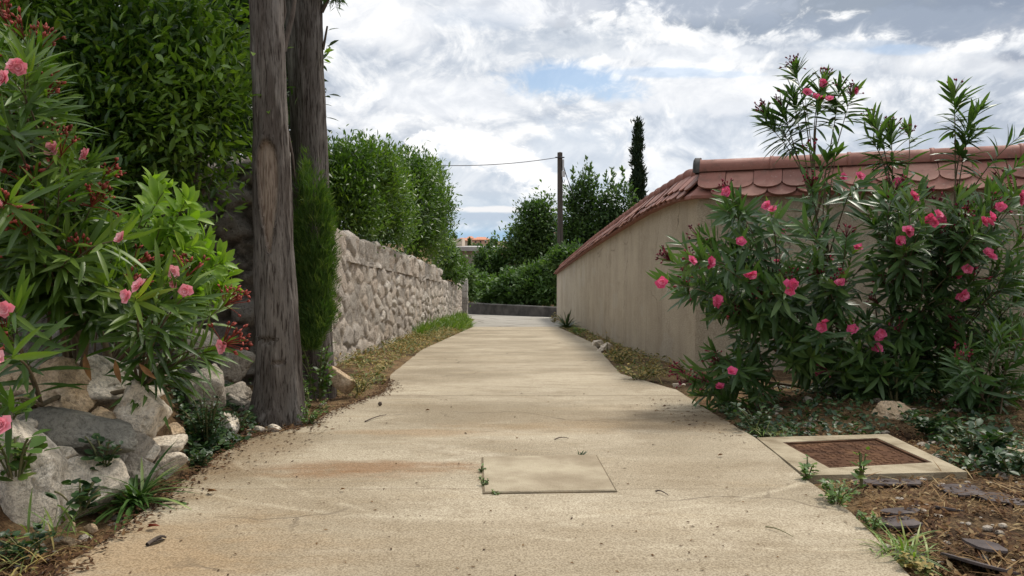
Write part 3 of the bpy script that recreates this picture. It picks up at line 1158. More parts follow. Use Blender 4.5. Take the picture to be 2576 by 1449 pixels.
def rock_mesh(half, seed, rot=(0, 0, 0), sub=5, planes=11, rough=.04, rnd=.0):
    r = np.random.default_rng(seed)
    V, Fc = ICO[sub]
    nv = nrm(r.normal(size=(planes, 3)))
    pd = r.uniform(.42, .9, planes)
    dots = V @ nv.T
    rad = np.where(dots > .05, pd[None] / np.maximum(dots, .05), 9)
    k = 150.0
    mn_ = rad.min(1)
    rr = mn_ - np.log(np.exp(-k * np.minimum(rad - mn_[:, None], 3)).sum(1)) / k
    rr = np.minimum(rr, 1.2) * (1 - rnd) + rnd
    W = V * rr[:, None]
    W = W + V * ((fbm(W * 2.2 + seed, 4, seed) - .5) * rough * 1.3)[:, None] + V * ((fbm(W * 7 + seed, 4, seed + 3) - .5) * rough * 1.3)[:, None]
    ck = np.abs(fbm(W * 1.9 + seed * 1.7, 4, seed + 7) - .5)
    W = W - V * (sstep(.035, .0, ck) * .07)[:, None]
    W = W / np.abs(W).max(0)
    W = W * np.array(half)
    cx_, cy_, cz_ = rot
    Rz = np.array([[math.cos(cz_), -math.sin(cz_), 0], [math.sin(cz_), math.cos(cz_), 0], [0, 0, 1]])
    Ry = np.array([[math.cos(cy_), 0, math.sin(cy_)], [0, 1, 0], [-math.sin(cy_), 0, math.cos(cy_)]])
    Rx = np.array([[1, 0, 0], [0, math.cos(cx_), -math.sin(cx_)], [0, math.sin(cx_), math.cos(cx_)]])
    return W @ (Rz @ Ry @ Rx).T, Fc


def rock(u0, v0, u1, v1, y, mat, label, seed, tilt=0.0, dr=.9, name='boulder', cat='rock', group=None, sub=5, planes=11, rough=.04, rnd=0.0):
    """bbox in picture units at distance y; tilt = rotation in the picture plane (radians)"""
    c = P((u0 + u1) / 2, (v0 + v1) / 2, y)
    grow = 1.07 if name == 'boulder' else 1.0
    hx = (u1 - u0) / 2 / F * y * grow
    hz = (v1 - v0) / 2 / F * y * grow
    asp = .62 if abs(tilt) > .25 else .85
    W, Fc = rock_mesh((1, .9, asp), seed, (0, tilt, 0), sub, planes, rough, rnd)
    mid_ = (W.max(0) + W.min(0)) / 2
    W = (W - mid_) / ((W.max(0) - W.min(0)) / 2) * np.array([hx, (hx + hz) / 2 * dr, hz])
    m_ = MB()
    m_.add(W, Fc, .5)
    o = m_.build(name, M[mat])
    o.location = Vector(c)
    tag(o, label, cat, group)
    return o


GR = 'boulders of the loose rock bank'
rock(-30, 910, 112, 1050, 3.15, 'rock_tan', 'rounded tan boulder at the left picture edge on top of the rock bank', 2, .1, group=GR)
rock(82, 905, 225, 1050, 3.12, 'rock_tan', 'brown faced boulder wedged between the tan boulder and the white crest rock', 9, .5, group=GR)
rock(150, 895, 395, 1050, 3.3, 'rock_white', 'broad white rock forming the crest of the rock bank', 14, .2, group=GR)
rock(270, 950, 415, 1135, 3.15, 'rock_white', 'upright creamy pitted boulder at the right end of the bank crest', 21, -.15, group=GR)
rock(68, 1022, 335, 1152, 2.88, 'rock_slate', 'long dark grey smooth boulder lying across the middle of the rock bank', 33, .3, group=GR, rough=.06, planes=9)
rock(215, 1085, 375, 1190, 3.0, 'rock_shade', 'grey brown wedge of rock under the upright creamy boulder', 41, .5, group=GR)
rock(-60, 1050, 160, 1335, 2.62, 'rock_white', 'largest white boulder at the bottom left of the rock bank', 52, .55, group=GR)
rock(146, 1152, 306, 1318, 2.72, 'rock_white', 'pale pitted boulder beside the spider plant at the foot of the bank', 67, -.2, group=GR)
rock(352, 1102, 464, 1178, 3.25, 'rock_white', 'flat pinkish slab rock at the right foot of the bank', 71, -.35, group=GR)
rock(388, 1138, 466, 1206, 3.2, 'rock_white', 'small white triangular rock just above the driveway edge', 85, -.3, group=GR, planes=7)
rock(408, 1066, 462, 1104, 3.4, 'rock_tan', 'small pointed tan rock on top of the flat pinkish slab', 93, .2, group=GR)
rock(300, 1150, 400, 1230, 2.95, 'rock_shade', 'shaded rock half hidden behind the spider plant', 97, .2, group=GR)
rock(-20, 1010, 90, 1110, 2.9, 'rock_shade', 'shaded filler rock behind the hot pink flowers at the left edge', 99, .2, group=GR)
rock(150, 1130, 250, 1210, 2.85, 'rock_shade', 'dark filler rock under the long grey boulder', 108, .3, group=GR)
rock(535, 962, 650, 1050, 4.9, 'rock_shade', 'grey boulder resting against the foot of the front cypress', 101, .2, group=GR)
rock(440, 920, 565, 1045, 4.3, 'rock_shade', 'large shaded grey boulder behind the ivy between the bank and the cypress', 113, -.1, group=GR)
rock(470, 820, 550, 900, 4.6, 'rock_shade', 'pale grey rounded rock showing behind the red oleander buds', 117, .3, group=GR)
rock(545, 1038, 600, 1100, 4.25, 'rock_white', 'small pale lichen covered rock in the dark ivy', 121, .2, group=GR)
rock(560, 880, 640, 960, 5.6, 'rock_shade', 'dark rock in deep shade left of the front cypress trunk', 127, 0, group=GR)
rock(828, 922, 892, 992, 6.1, 'rock_tan', 'pale flat stone leaning at the near end of the rubble wall', 131, .9, dr=.5, planes=9)
for i, (u0, v0, u1, v1, y, mt, lb) in enumerate([
    (225, 1030, 300, 1085, 2.98, 'rock_tan', 'small brown rock plugged between the white crest and the long grey boulder'),
    (-10, 1060, 75, 1130, 2.74, 'rock_white', 'pale rock behind the top of the largest white boulder'),
    (120, 1125, 190, 1180, 2.74, 'rock_white', 'white chunk wedged under the left end of the long grey boulder'),
    (330, 1120, 400, 1175, 3.05, 'rock_white', 'creamy chunk below the upright pitted boulder'),
    (20, 890, 130, 945, 3.3, 'rock_shade', 'flat grey rock on the very top of the bank at the left edge'),
    (375, 900, 425, 965, 3.4, 'rock_white', 'smooth pale stone on the right end of the bank crest'),
    (460, 1030, 525, 1090, 4.2, 'rock_shade', 'mid grey rock just left of the ivy clump')]):
    rock(u0, v0, u1, v1, y, mt, lb, 700 + i * 3, .3 * (-1) ** i, group=GR)
# pebbles by the drive
GP = 'loose stones along the drive edge'
rock(155, 1348, 212, 1384, 2.45, 'rock_tan', 'tan angular stone lying on the soil at the bottom left', 140, .1, name='stone', cat='stone', group=GP, sub=4)
rock(158, 1305, 198, 1342, 2.5, 'rock_tan', 'brown stone touching the foot of the largest white boulder', 143, .2, name='stone', cat='stone', group=GP, sub=4)
rock(212, 1314, 246, 1348, 2.55, 'rock_tan', 'round speckled stone just below the pale pitted boulder', 149, .2, name='stone', cat='stone', group=GP, sub=4, rnd=.4)
rock(184, 1406, 212, 1422, 2.3, 'rock_white', 'small flat white stone nearest to the bottom left corner', 151, 0, name='stone', cat='stone', group=GP, sub=4)
rock(150, 1398, 182, 1414, 2.33, 'rock_white', 'small grey sliver of stone beside the flat white stone', 152, 0, name='stone', cat='stone', group=GP, sub=4)
rock(632, 1070, 664, 1090, 4.5, 'rock_white', 'pale pebble left of a pair in front of the front cypress', 157, 0, name='stone', cat='stone', group=GP, sub=4, rnd=.4)
rock(670, 1066, 708, 1090, 4.5, 'rock_white', 'largest smooth pebble in front of the front cypress', 163, 0, name='stone', cat='stone', group=GP, sub=4, rnd=.4)
rock(590, 1068, 615, 1086, 4.6, 'rock_shade', 'grey pebble nearest the lichen covered rock', 166, 0, name='stone', cat='stone', group=GP, sub=4, rnd=.4)
rock(560, 1094, 582, 1108, 4.3, 'rock_white', 'tiny white pebble on the edge of the ivy', 167, 0, name='stone', cat='stone', group=GP, sub=4, rnd=.4)
# right side
rock(2178, 1012, 2296, 1092, 4.75, 'rock_tan', 'large rounded brown rock behind the manhole under the oleander', 171, .1, name='boulder', group='rocks under the right oleander')
rock(2022, 1052, 2075, 1078, 4.75, 'rock_shade', 'flat grey rock left of the large brown rock under the oleander', 178, .2, group='rocks under the right oleander', sub=4)
rock(1990, 1018, 2030, 1045, 5.3, 'rock_tan', 'small tan rock in the leaf litter under the oleander', 181, .2, group='rocks under the right oleander', sub=4)
rock(2120, 1018, 2170, 1040, 5.2, 'rock_shade', 'narrow dark rock left of the brown rock in the litter', 182, .2, group='rocks under the right oleander', sub=4)
rock(2470, 1085, 2560, 1125, 4.6, 'rock_shade', 'grey rock at the right edge behind the timber offcut', 191, .1, group='rocks under the right oleander', sub=4)
rock(2340, 1072, 2400, 1098, 4.7, 'rock_shade', 'weathered rock behind the right corner of the manhole surround', 193, .1, group='rocks under the right oleander', sub=4)
rock(2060, 1210, 2092, 1228, 3.2, 'rock_white', 'white crumb of mortar in the weeds beside the manhole', 195, .1, name='stone', cat='stone', sub=4)
for i, (u0, v0, u1, v1, y, lb) in enumerate([
    (1488, 855, 1520, 876, 12.2, 'pale mortar lump nearest the road in the heap at the foot of the rendered wall'),
    (1508, 860, 1545, 884, 11.4, 'largest mortar lump of the heap at the foot of the rendered wall'),
    (1500, 872, 1522, 888, 10.9, 'low mortar lump on the drive side of the heap by the rendered wall'),
    (1690, 962, 1725, 978, 6.6, 'flat white stone lying at the near corner of the rendered wall')]):
    rock(u0, v0, u1, v1, y, 'rock_white', lb, 200 + i, .1, name='stone', cat='stone', group='mortar lumps by the rendered wall', sub=4)

# ================================================================== CYPRESS TRUNKS
def bark_trunk(mb, cen, rad, seed, scar=None, seg=96, rows=260, flare=None):
    """cen(z)->xyz axis, rad(z)"""
    zs = np.linspace(0, 1, rows)
    th = np.linspace(0, 2 * PI, seg, endpoint=False)
    Cn = np.array([cen(q) for q in zs])
    Rr = np.array([rad(q) for q in zs])
    ct, stn = np.cos(th), np.sin(th)
    H = Cn[:, 2][:, None] + 0 * th[None]
    rr0 = Rr[:, None] + 0 * th[None]
    q = np.stack([ct[None] * rr0 * 14, stn[None] * rr0 * 14, H * 1.3], -1)
    q2 = np.stack([ct[None] * rr0 * 45, stn[None] * rr0 * 45, H * 3.0], -1)
    q3 = np.stack([ct[None] * rr0 * 6, stn[None] * rr0 * 6, H * .7], -1)
    d = (fbm(q, 4, seed) - .5) * .018 + (fbm(q2, 3, seed + 5) - .5) * .026 + (fbm(q3, 3, seed + 8) - .5) * .034
    mask = np.zeros_like(H)
    if scar:
        for (a0, z0, wa, wz, amt) in scar:
            da = (th[None] - a0 + PI) % (2 * PI) - PI
            zz_ = (H - z0) / wz
            w_ = wa * (1 - .75 * sstep(-.6, 1.1, -zz_)) + .22 * (fbm(q, 3, 4) - .5)
            e = np.sqrt((da / np.maximum(w_, .02)) ** 2 + zz_ ** 4)
            mk = sstep(1.06, .92, e)
            rim = sstep(1.35, 1.1, e) * (1 - mk)
            mask = np.maximum(mask, mk * amt)
            d = d * (1 - mk * .6) - mk * .022 + rim * .012
    tint = .15 + .75 * fbm(q3 * np.array([1, 1, .8]), 4, seed + 20)
    r = rr0 + d
    if flare is not None:
        r = r * (1 + flare(zs)[:, None] * (1 + .5 * np.sin(th * 5 + seed)[None] + .3 * np.sin(th * 3 + 1)[None]))
    V = np.stack([Cn[:, 0][:, None] + ct[None] * r, Cn[:, 1][:, None] + stn[None] * r, H], -1)
    mb.add(V, grid_faces(rows, seg, True), np.clip(tint, 0, 1), mask)


def from_edges(y, L, Rr, zmax):
    """left/right picture outline at distance y -> axis and radius as functions of 0..1 height"""
    L = np.array(L, float)
    Rr = np.array(Rr, float)
    Lx = np.array([P(u, v, y) for u, v in L])
    Rx = np.array([P(u, v, y) for u, v in Rr])
    z0 = min(Lx[:, 2].min(), Rx[:, 2].min()) - .12

    def x_at(A, z):
        o = np.argsort(A[:, 2])
        A = A[o]
        if z > A[-1, 2]:
            sl = (A[-1, 0] - A[-3, 0]) / (A[-1, 2] - A[-3, 2])
            return A[-1, 0] + sl * (z - A[-1, 2]) * .6
        return np.interp(z, A[:, 2], A[:, 0])

    def cen(q):
        z = z0 + (zmax - z0) * q ** 1.3
        return np.array([(x_at(Lx, z) + x_at(Rx, z)) / 2, y, z])

    def rad(q):
        z = z0 + (zmax - z0) * q ** 1.3
        return max(.05, (x_at(Rx, z) - x_at(Lx, z)) / 2)
    return cen, rad


E1L = [(628, 0), (633, 100), (637, 200), (639, 400), (643, 600), (646, 750), (650, 830), (648, 930), (640, 1010), (628, 1055)]
E1R = [(706, 0), (711, 100), (716, 200), (722, 320), (727, 420), (735, 600), (745, 720), (753, 850), (757, 950), (762, 1050)]
ty1 = 4.85
cen1, rad1 = from_edges(ty1, E1L, E1R, 5.2)
t1 = thing('cypress_tree', [*cen1(0)[:2], gz(cen1(0)[0], ty1)], 'front cypress with a bare grey trunk and a long pale peeled scar', 'tree', 'old cypress trunks beside the drive')
mb = MB()
zsc = P(690, 500, ty1)[2]
bark_trunk(mb, cen1, rad1, 3, [(-1.5, zsc, .58, .36, .8), (-1.9, P(0, 850, ty1)[2], .5, .02, .25), (-1.3, P(0, 905, ty1)[2], .35, .012, .4)], flare=lambda z: .22 * sstep(.13, .0, z))
rel(mb.build('trunk', M['bark']), t1)

E2L = [(716, 0), (724, 150), (730, 250), (735, 400), (742, 550), (748, 700), (752, 830), (752, 990)]
E2R = [(811, 0), (816, 150), (820, 280), (825, 420), (829, 560), (832, 700), (834, 830), (842, 990)]
ty2 = 6.15
cen2, rad2 = from_edges(ty2, E2L, E2R, 6.2)
t2 = thing('cypress_tree', [*cen2(0)[:2], gz(cen2(0)[0], ty2)], 'rear cypress trunk with a feathery green spray hanging down its lower half', 'tree', 'old cypress trunks beside the drive')
mb = MB()
bark_trunk(mb, cen2, rad2, 17, [(-.9, P(0, 560, ty2)[2], .25, .3, .5)], flare=lambda z: .10 * sstep(.12, .0, z))
rel(mb.build('trunk', M['bark']), t2)

NEEDLE = leaf_t(.09, 2, .08, .1, .4)


def cypress_spray(mb, u0f, u1f, v0, v1, y, n, seed, size=(.07, .14), dep=.16):
    r = np.random.default_rng(seed)
    nb_ = 40
    bv = v0 + (v1 - v0) * r.random(nb_) ** .75
    ba = r.random(nb_) * 2 - 1
    wb = r.integers(0, nb_, n)
    v = np.clip(bv[wb] + r.normal(0, 32, n) - 8, v0 - 30, v1 + 12)
    a = np.clip(ba[wb] + r.normal(0, .11, n), -1.25, 1.25)
    b = r.normal(0, .5, n)
    pos = np.zeros((n, 3))
    dr = np.zeros((n, 3))
    for i in range(n):
        ul, ur = u0f(v[i]), u1f(v[i])
        pos[i] = P((ul + ur) / 2 + a[i] * (ur - ul) / 2, v[i], y + b[i] * dep - (1 - a[i] ** 2) * dep)
        dr[i] = [a[i] * .55 + r.normal(0, .2), b[i] * .2 - .35 + r.normal(0, .25), 1.0 + r.normal(0, .25)]
    # sprays: each position carries a fan of needles
    k = 9
    pp_ = np.repeat(pos, k, 0) + r.normal(0, .02, (n * k, 3))
    dd_ = np.repeat(nrm(dr), k, 0) + r.normal(0, .32, (n * k, 3))
    tt_ = np.clip(np.repeat(r.random(n), k) * .7 + r.random(n * k) * .3, 0, 1)
    scatter(mb, NEEDLE, pp_, dd_, r.normal(size=(n * k, 3)), r.uniform(*size, n * k), tt_)


mb = MB()
vl = [380, 430, 500, 600, 700, 800, 860]
cypress_spray(mb, lambda v: np.interp(v, vl, [762, 745, 740, 737, 738, 748, 762]), lambda v: np.interp(v, vl, [782, 800, 815, 834, 840, 834, 795]), 395, 858, ty2 - .28, 3600, 4, size=(.03, .08), dep=.15)
rel(mb.build('green_spray', M['cypress_green']), t2)
# dead branch between the trunks and a few stubs
mb = MB()
tube(mb, [P(712, 130, 5.0), P(722, 90, 5.05), P(735, 40, 5.1), P(742, -10, 5.15)], [.022, .02, .017, .014], 8)
rel(mb.build('dead_branch', M['bark_plain']), t1)
mb = MB()
tube(mb, [P(722, 330, 4.95), P(735, 390, 4.95), P(742, 445, 4.97)], [.012, .009, .003], 6)
rel(mb.build('dead_branch', M['bark_plain']), t1)
mb = MB()
tube(mb, [P(710, 60, 5.0), P(716, 30, 5.0), P(713, -5, 5.0)], [.012, .012, .01], 6)
rel(mb.build('dead_branch', M['bark_plain']), t1)
mb = MB()
tube(mb, [P(812, 125, ty2), P(817, 100, ty2 - .03), P(823, 66, ty2 - .05)], [.014, .011, .008], 6)
rel(mb.build('dead_branch', M['bark_plain']), t2)
mb = MB()
tube(mb, [P(808, 30, ty2), P(820, 8, ty2), P(838, -30, ty2)], [.02, .016, .012], 6)
rel(mb.build('dead_branch', M['bark_plain']), t2)
OV5 = leaf_t(.36, 4, .12, .3, .45)
mb = MB()
r = np.random.default_rng(8)
pp_ = np.array([P(u, v, ty2 - .05) for u, v in [(815, 135), (818, 130), (816, 142), (820, 138), (814, 150), (817, 147)]])
scatter(mb, OV5, pp_, np.array([[.6, -.2, .5], [.8, 0, .2], [1, -.3, -.1], [.5, 0, .9], [.8, -.2, -.3], [1, .1, .1]]), r.normal(size=(6, 3)) + [0, -1, 1], .075, r.random(6) * .4 + .6)
rel(mb.build('leaf_tuft', M['bright_shrub']), t2)


# crowns above the frame (they shade the drive, and a first dark frond shows at the top)
def crown(mb, blobs, n, k, T, size, seed, out=.8, up=.35, jit=.6, shell=.5, csize=.22, tint=(0, 1), wsc=1.0, outl=0.25):
    r = np.random.default_rng(seed)
    bl = np.array(blobs, float)
    vol = (bl[:, 3] * bl[:, 4] * bl[:, 5]) ** .7
    who = r.choice(len(bl), n, p=vol / vol.sum())
    dirs = nrm(r.normal(size=(n, 3)))
    rad = shell + (1 - shell) * r.random(n) ** .6
    rad = np.where(r.random(n) < .25, r.random(n) ** .5 * .8, rad)
    # uneven outline
    rad = rad * (1 + outl * (fbm(dirs * 2.3 + who[:, None] * 3.1, 3, seed) - .5) * 2)
    cpos = bl[who, :3] + dirs * bl[who, 3:6] * rad[:, None]
    # drop clumps buried in the middle of another blob
    keep = np.ones(n, bool)
    ct_ = np.clip(.5 * r.random(n) + .5 * sstep(.32, .68, fbm(cpos * 1.7 / max(csize * 4, .3), 3, seed + 9)), 0, 1)
    cpos, dirs, ct_ = cpos[keep], dirs[keep], ct_[keep]
    n = len(cpos)
    cd = nrm(dirs * out + np.array([0, 0, up]) + r.normal(0, .25, (n, 3)))
    pos = np.repeat(cpos, k, 0) + r.normal(0, csize, (n * k, 3)) * .5 + np.repeat(cd, k, 0) * (r.random((n * k, 1)) * csize)
    d = np.repeat(cd, k, 0) + r.normal(0, jit, (n * k, 3))
    nh = np.repeat(cd, k, 0) * .3 + np.array([0, 0, .8]) + r.normal(0, .4, (n * k, 3))
    tt = np.clip(tint[0] + (tint[1] - tint[0]) * (np.repeat(ct_, k) * .7 + r.random(n * k) * .3), 0, 1)
    s = r.uniform(size[0], size[1], n * k)
    scatter(mb, T, pos, d, nh, s, tt, wsc)
    return cpos


mb = MB()
blobs = [[cen1(1)[0], ty1, 4.6, .8, .8, 1.5], [cen1(1)[0] - .5, ty1 + .3, 4.2, .8, .7, .9]]
crown(mb, blobs, 160, 14, leaf_t(.12, 2, .1, .1), (.16, .3), 31, csize=.2)
rel(mb.build('crown', M['cypress_green']), t1)
mb = MB()
blobs = [[cen2(1)[0], ty2, 5.6, .95, .95, 1.8], [cen2(1)[0] + .4, ty2, 4.6, .8, .7, .7]]
crown(mb, blobs, 180, 14, leaf_t(.12, 2, .1, .1), (.16, .3), 32, csize=.2)
frond = [[*P(822, -14, ty2), .08, .08, .12], [*P(834, -40, ty2), .12, .12, .12]]
crown(mb, frond, 40, 12, leaf_t(.12, 2, .1, .1), (.05, .1), 33, csize=.05)
rel(mb.build('crown', M['cypress_green']), t2)

# ================================================================== LEFT TREES
LEAF = leaf_t(.34, 4, .14, .35, .45)
LEAF3 = leaf_t(.36, 3, .14, .3, .45)
BROAD2 = leaf_t(.5, 2, .12, .3, .45)


def blob(u, v, y, ru, rv, ry):
    c = P(u, v, y)
    return [*c, ru / F * y, ry, rv / F * y]


def limbs(mb, base, ends, r0, seed, r1=.012):
    r = np.random.default_rng(seed)
    base = np.array(base, float)
    for e in ends:
        e = np.array(e, float)
        q = np.linspace(0, 1, 12)[:, None]
        midp = base * .5 + e * .5 + r.normal(0, .12, 3) * np.linalg.norm(e - base) * .5
        midp[2] += .15 * np.linalg.norm(e - base)
        pts = (1 - q) ** 2 * base + 2 * q * (1 - q) * midp + q ** 2 * e
        pts += (fbm(pts * 1.5, 2, seed)[:, None] - .5) * .08
        tube(mb, pts, r0 * (1 - q[:, 0]) ** .8 + r1, 8)


lt = thing('laurel_tree', gpt(-2.95, 5.6), 'big glossy green laurel tree overhanging the dark stone wall', 'tree')
mb = MB()
BL = [blob(200, 130, 5.3, 150, 170, .7), blob(330, 250, 5.2, 190, 150, .7), blob(450, 200, 5.5, 130, 130, .6), blob(500, 305, 5.2, 78, 62, .45), blob(250, 400, 5.0, 190, 110, .6), blob(410, 390, 5.2, 110, 60, .5), blob(140, 300, 5.3, 120, 160, .7), blob(515, 470, 5.5, 28, 24, .2), blob(270, 0, 5.6, 120, 70, .7), blob(470, 90, 5.7, 55, 50, .4), blob(100, 480, 5.0, 140, 120, .5), blob(370, 490, 5.2, 100, 45, .35), blob(560, 290, 5.3, 40, 40, .2)]
crown(mb, BL, 470, 58, LEAF, (.05, .098), 5, csize=.25, tint=(0, .985), outl=.75, jit=.8, shell=.6)
BL_HILITE = [blob(180, 60, 5.0, 90, 80, .3), blob(470, 85, 5.3, 80, 55, .3), blob(440, 130, 5.2, 60, 50, .25), blob(500, 235, 4.95, 75, 50, .25), blob(140, 40, 4.9, 60, 60, .25), blob(300, 210, 4.75, 110, 50, .2), blob(420, 300, 4.8, 90, 50, .2), blob(200, 300, 4.7, 80, 60, .2), blob(350, 90, 5.0, 80, 50, .2)]
crown(mb, BL_HILITE, 130, 46, LEAF, (.055, .105), 6, csize=.22, tint=(.45, .98))  # lighter tint paints sunlit highlights onto these front clumps
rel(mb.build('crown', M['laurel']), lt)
mb = MB()
b0 = gpt(-2.95, 5.6, -.1)
fork = b0 + np.array([.05, 0, .9])
tube(mb, [b0, b0 + [0, 0, .4], fork], [.11, .095, .085], 12)
limbs(mb, fork, [b_[:3] for b_ in BL[:10]], .05, 3)
rel(mb.build('trunk', M['bark_plain']), lt)

dk = thing('evergreen_tree', gpt(-3.6, 8.9), 'tall dark evergreen tree behind the laurel and left of the cypress trunks', 'tree')
mb = MB()
BL = [blob(560, 120, 8.8, 150, 200, .9), blob(600, 330, 8.6, 110, 110, .6), blob(530, 30, 9.0, 90, 120, .9), blob(640, 60, 8.8, 80, 150, .6), blob(700, 330, 8.9, 60, 150, .5), blob(380, 330, 9.2, 170, 150, .8)]
crown(mb, BL, 1500, 12, LEAF3, (.10, .18), 15, csize=.25, outl=.3)
rel(mb.build('crown', M['dark_tree']), dk)
mb = MB()
b0 = gpt(-3.6, 8.9, -.1)
fork = b0 + np.array([0, 0, 1.6])
tube(mb, [b0, b0 + [0.03, 0, .8], fork], [.16, .14, .12], 12)
limbs(mb, fork, [b_[:3] for b_ in BL], .07, 7)
rel(mb.build('trunk', M['bark_plain']), dk)

pn = thing('pine_tree', gpt(-4.6, 7.0), 'shadowy conifer with a thick bare limb at the top left corner', 'tree')
mb = MB()
BL = [blob(20, 20, 6.8, 130, 90, .5), blob(-80, 150, 6.9, 160, 200, .7), blob(60, -60, 6.8, 150, 80, .6), blob(-30, 400, 6.9, 160, 250, .8), blob(150, 500, 6.8, 200, 150, .6)]
crown(mb, BL, 900, 12, leaf_t(.2, 2, .1, .1), (.12, .22), 25, csize=.2)
rel(mb.build('crown', M['dark_tree']), pn)
mb = MB()
b0 = gpt(-4.6, 7.0, -.1)
tube(mb, [b0, b0 + [0, 0, 1.5], b0 + [.1, 0, 3.2], b0 + [.1, 0, 4.6]], [.15, .13, .1, .05], 12)
tube(mb, [P(-120, 130, 6.8), P(0, 85, 6.4), P(60, 62, 6.2), P(125, 35, 6.0), P(180, 10, 5.9)], [.06, .055, .05, .04, .03], 10)
rel(mb.build('trunk', M['bark_plain']), pn)

# bright green shrub over the rock bank
HLEAF = leaf_t(.4, 5, .16, .35, .55, .8)


def leafy_shoot(lv, st, base, tip, r, n, size, T, leafy=.6, bow=.1, droop=.25, r0=.006, tint=(0, 1), ang=(35, 75)):
    base = np.array(base, float)
    tip = np.array(tip, float)
    L = np.linalg.norm(tip - base)
    q = np.linspace(0, 1, 12)[:, None]
    midp = base * .45 + tip * .55 + r.normal(0, .08, 3) * L
    midp[2] += bow * L * .3
    hor = (tip - base) * np.array([1, 1, 0])
    midp = midp - hor * .18 * bow * 3
    pts = (1 - q) ** 2 * base + 2 * q * (1 - q) * midp + q ** 2 * tip
    tube(st, pts, r0 * (1 - q[:, 0] * .75), 6, .5)
    lf = min(leafy / L, .95)
    s = 1 - lf * r.random(n) ** 1.1
    i0 = np.clip((s * 11).astype(int), 0, 10)
    fr = (s * 11 - i0)[:, None]
    pos = pts[i0] * (1 - fr) + pts[i0 + 1] * fr
    tg = nrm(pts[i0 + 1] - pts[i0])
    az = r.random(n) * 2 * PI
    ref = nrm(np.cross(tg, [0.3, .2, 1.0]))
    ref2 = np.cross(tg, ref)
    rd = ref * np.cos(az)[:, None] + ref2 * np.sin(az)[:, None]
    a = np.radians(ang[0] + (ang[1] - ang[0]) * ((1 - s) / lf)) + r.normal(0, .12, n)
    d = tg * np.cos(a)[:, None] + rd * np.sin(a)[:, None]
    d[:, 2] -= droop * ((1 - s) / lf) * r.random(n)
    nh = tg + rd * .2 + r.normal(0, .15, (n, 3))
    ss_ = r.uniform(*size, n) * (.65 + .35 * np.minimum(1, (1 - s) / lf * 4))
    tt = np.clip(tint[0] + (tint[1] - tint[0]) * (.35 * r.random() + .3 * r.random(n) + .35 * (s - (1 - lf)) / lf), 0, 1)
    scatter(lv, T, pos, d, nh, ss_, tt)
    return pts


def shrub(name, label, base, tips, mat, n, size, T, seed, leafy=.5, cat='shrub', tint=(0, 1), r0=.006, stem='stem', group=None, **kw):
    r = np.random.default_rng(seed)
    th = thing(name, base, label, cat, group)
    lv, st = MB(), MB()
    for tp in tips:
        b = np.array(base) + np.array([r.normal(0, .06), r.normal(0, .06), -.03])
        leafy_shoot(lv, st, b, tp, r, n, size, T, leafy, r0=r0, tint=tint, **kw)
    rel(lv.build('foliage', M[mat]), th)
    rel(st.build('stems', M[stem]), th)
    return th


r = np.random.default_rng(77)
tips = [P(u, v, 3.75 + r.normal(0, .12)) for u, v in [(385, 455), (420, 470), (395, 520), (440, 530), (470, 560), (500, 545), (520, 600), (550, 640), (480, 620), (430, 600), (575, 690), (540, 700), (500, 670), (450, 660), (400, 580), (360, 540), (590, 720), (560, 660), (340, 600), (410, 640), (470, 500), (520, 640), (555, 740), (500, 730), (440, 700), (380, 680), (330, 560), (300, 640)]]
shrub('bay_shrub', 'bright lime green broad leaved shrub between the left oleander and the cypress', gpt(-2.2, 4.0), tips, 'bright_shrub', 30, (.085, .14), HLEAF, 12, .42, tint=(.05, 1), ang=(30, 70))

# ================================================================== OLEANDERS
OL = leaf_t(.165, 5, .2, .3, .5, .7)
PETAL = leaf_t(.95, 3, -.1, .25, .62, .6)


def flower_head(mb, c, r, size, n=3, double=True, facing=(0, -1, .25)):
    """a small cluster of five-petalled (or double) blooms"""
    for k in range(n):
        cc = np.array(c) + r.normal(0, size * .55, 3) * (k > 0)
        ax = nrm(np.array(facing) + r.normal(0, .45, 3))
        a = nrm(np.cross(ax, [0.2, .1, 1]))
        b = np.cross(ax, a)
        for ring, (np_, lift, sc) in enumerate(((5, .25, 1.0), (5, .7, .75), (4, 1.4, .5)) if double else ((5, .3, 1.0),)):
            th = np.arange(np_) * 2 * PI / np_ + r.random() * 6
            rd = a[None] * np.cos(th)[:, None] + b[None] * np.sin(th)[:, None]
            d = rd + ax * lift + r.normal(0, .12, (np_, 3))
            scatter(mb, PETAL, np.repeat(cc[None], np_, 0) + ax * size * .1 * ring, d, ax[None] - rd * .4, size * sc * r.uniform(.85, 1.1, np_), np.clip(r.random() * .35 + .25 * r.random(np_) + .2 * ring + .1, 0, 1))


BUD = leaf_t(.4, 3, 0, 0, .6, .8)


def bud_spray(bm_, st, c, d0, r, n=14, spread=.07, L=.09):
    c = np.array(c)
    d0 = nrm(d0)
    for k in range(n):
        d = nrm(d0 + r.normal(0, .45, 3))
        l = L * r.uniform(.6, 1.2)
        e = c + d * l
        tube(st, [c, c + d * l * .5 + [0, 0, .004], e], [.0022, .002, .0018], 4, .25, False)
        for q in range(2):
            ln = r.uniform(.02, .034)
            dd_ = nrm(d + r.normal(0, .4, 3))
            sd = nrm(np.cross(dd_, [.3, .5, 1]))
            up = np.cross(sd, dd_)
            V = [e]
            for i in range(4):
                a = i * PI / 2
                V.append(e + dd_ * ln * .62 + (sd * math.cos(a) + up * math.sin(a)) * ln * .22)
            V.append(e + dd_ * ln)
            bm_.add(V, [[0, 1, 2], [0, 2, 3], [0, 3, 4], [0, 4, 1], [5, 2, 1], [5, 3, 2], [5, 4, 3], [5, 1, 4]], r.random())


OLN = leaf_t(.115, 5, .24, .3, .5, .7)


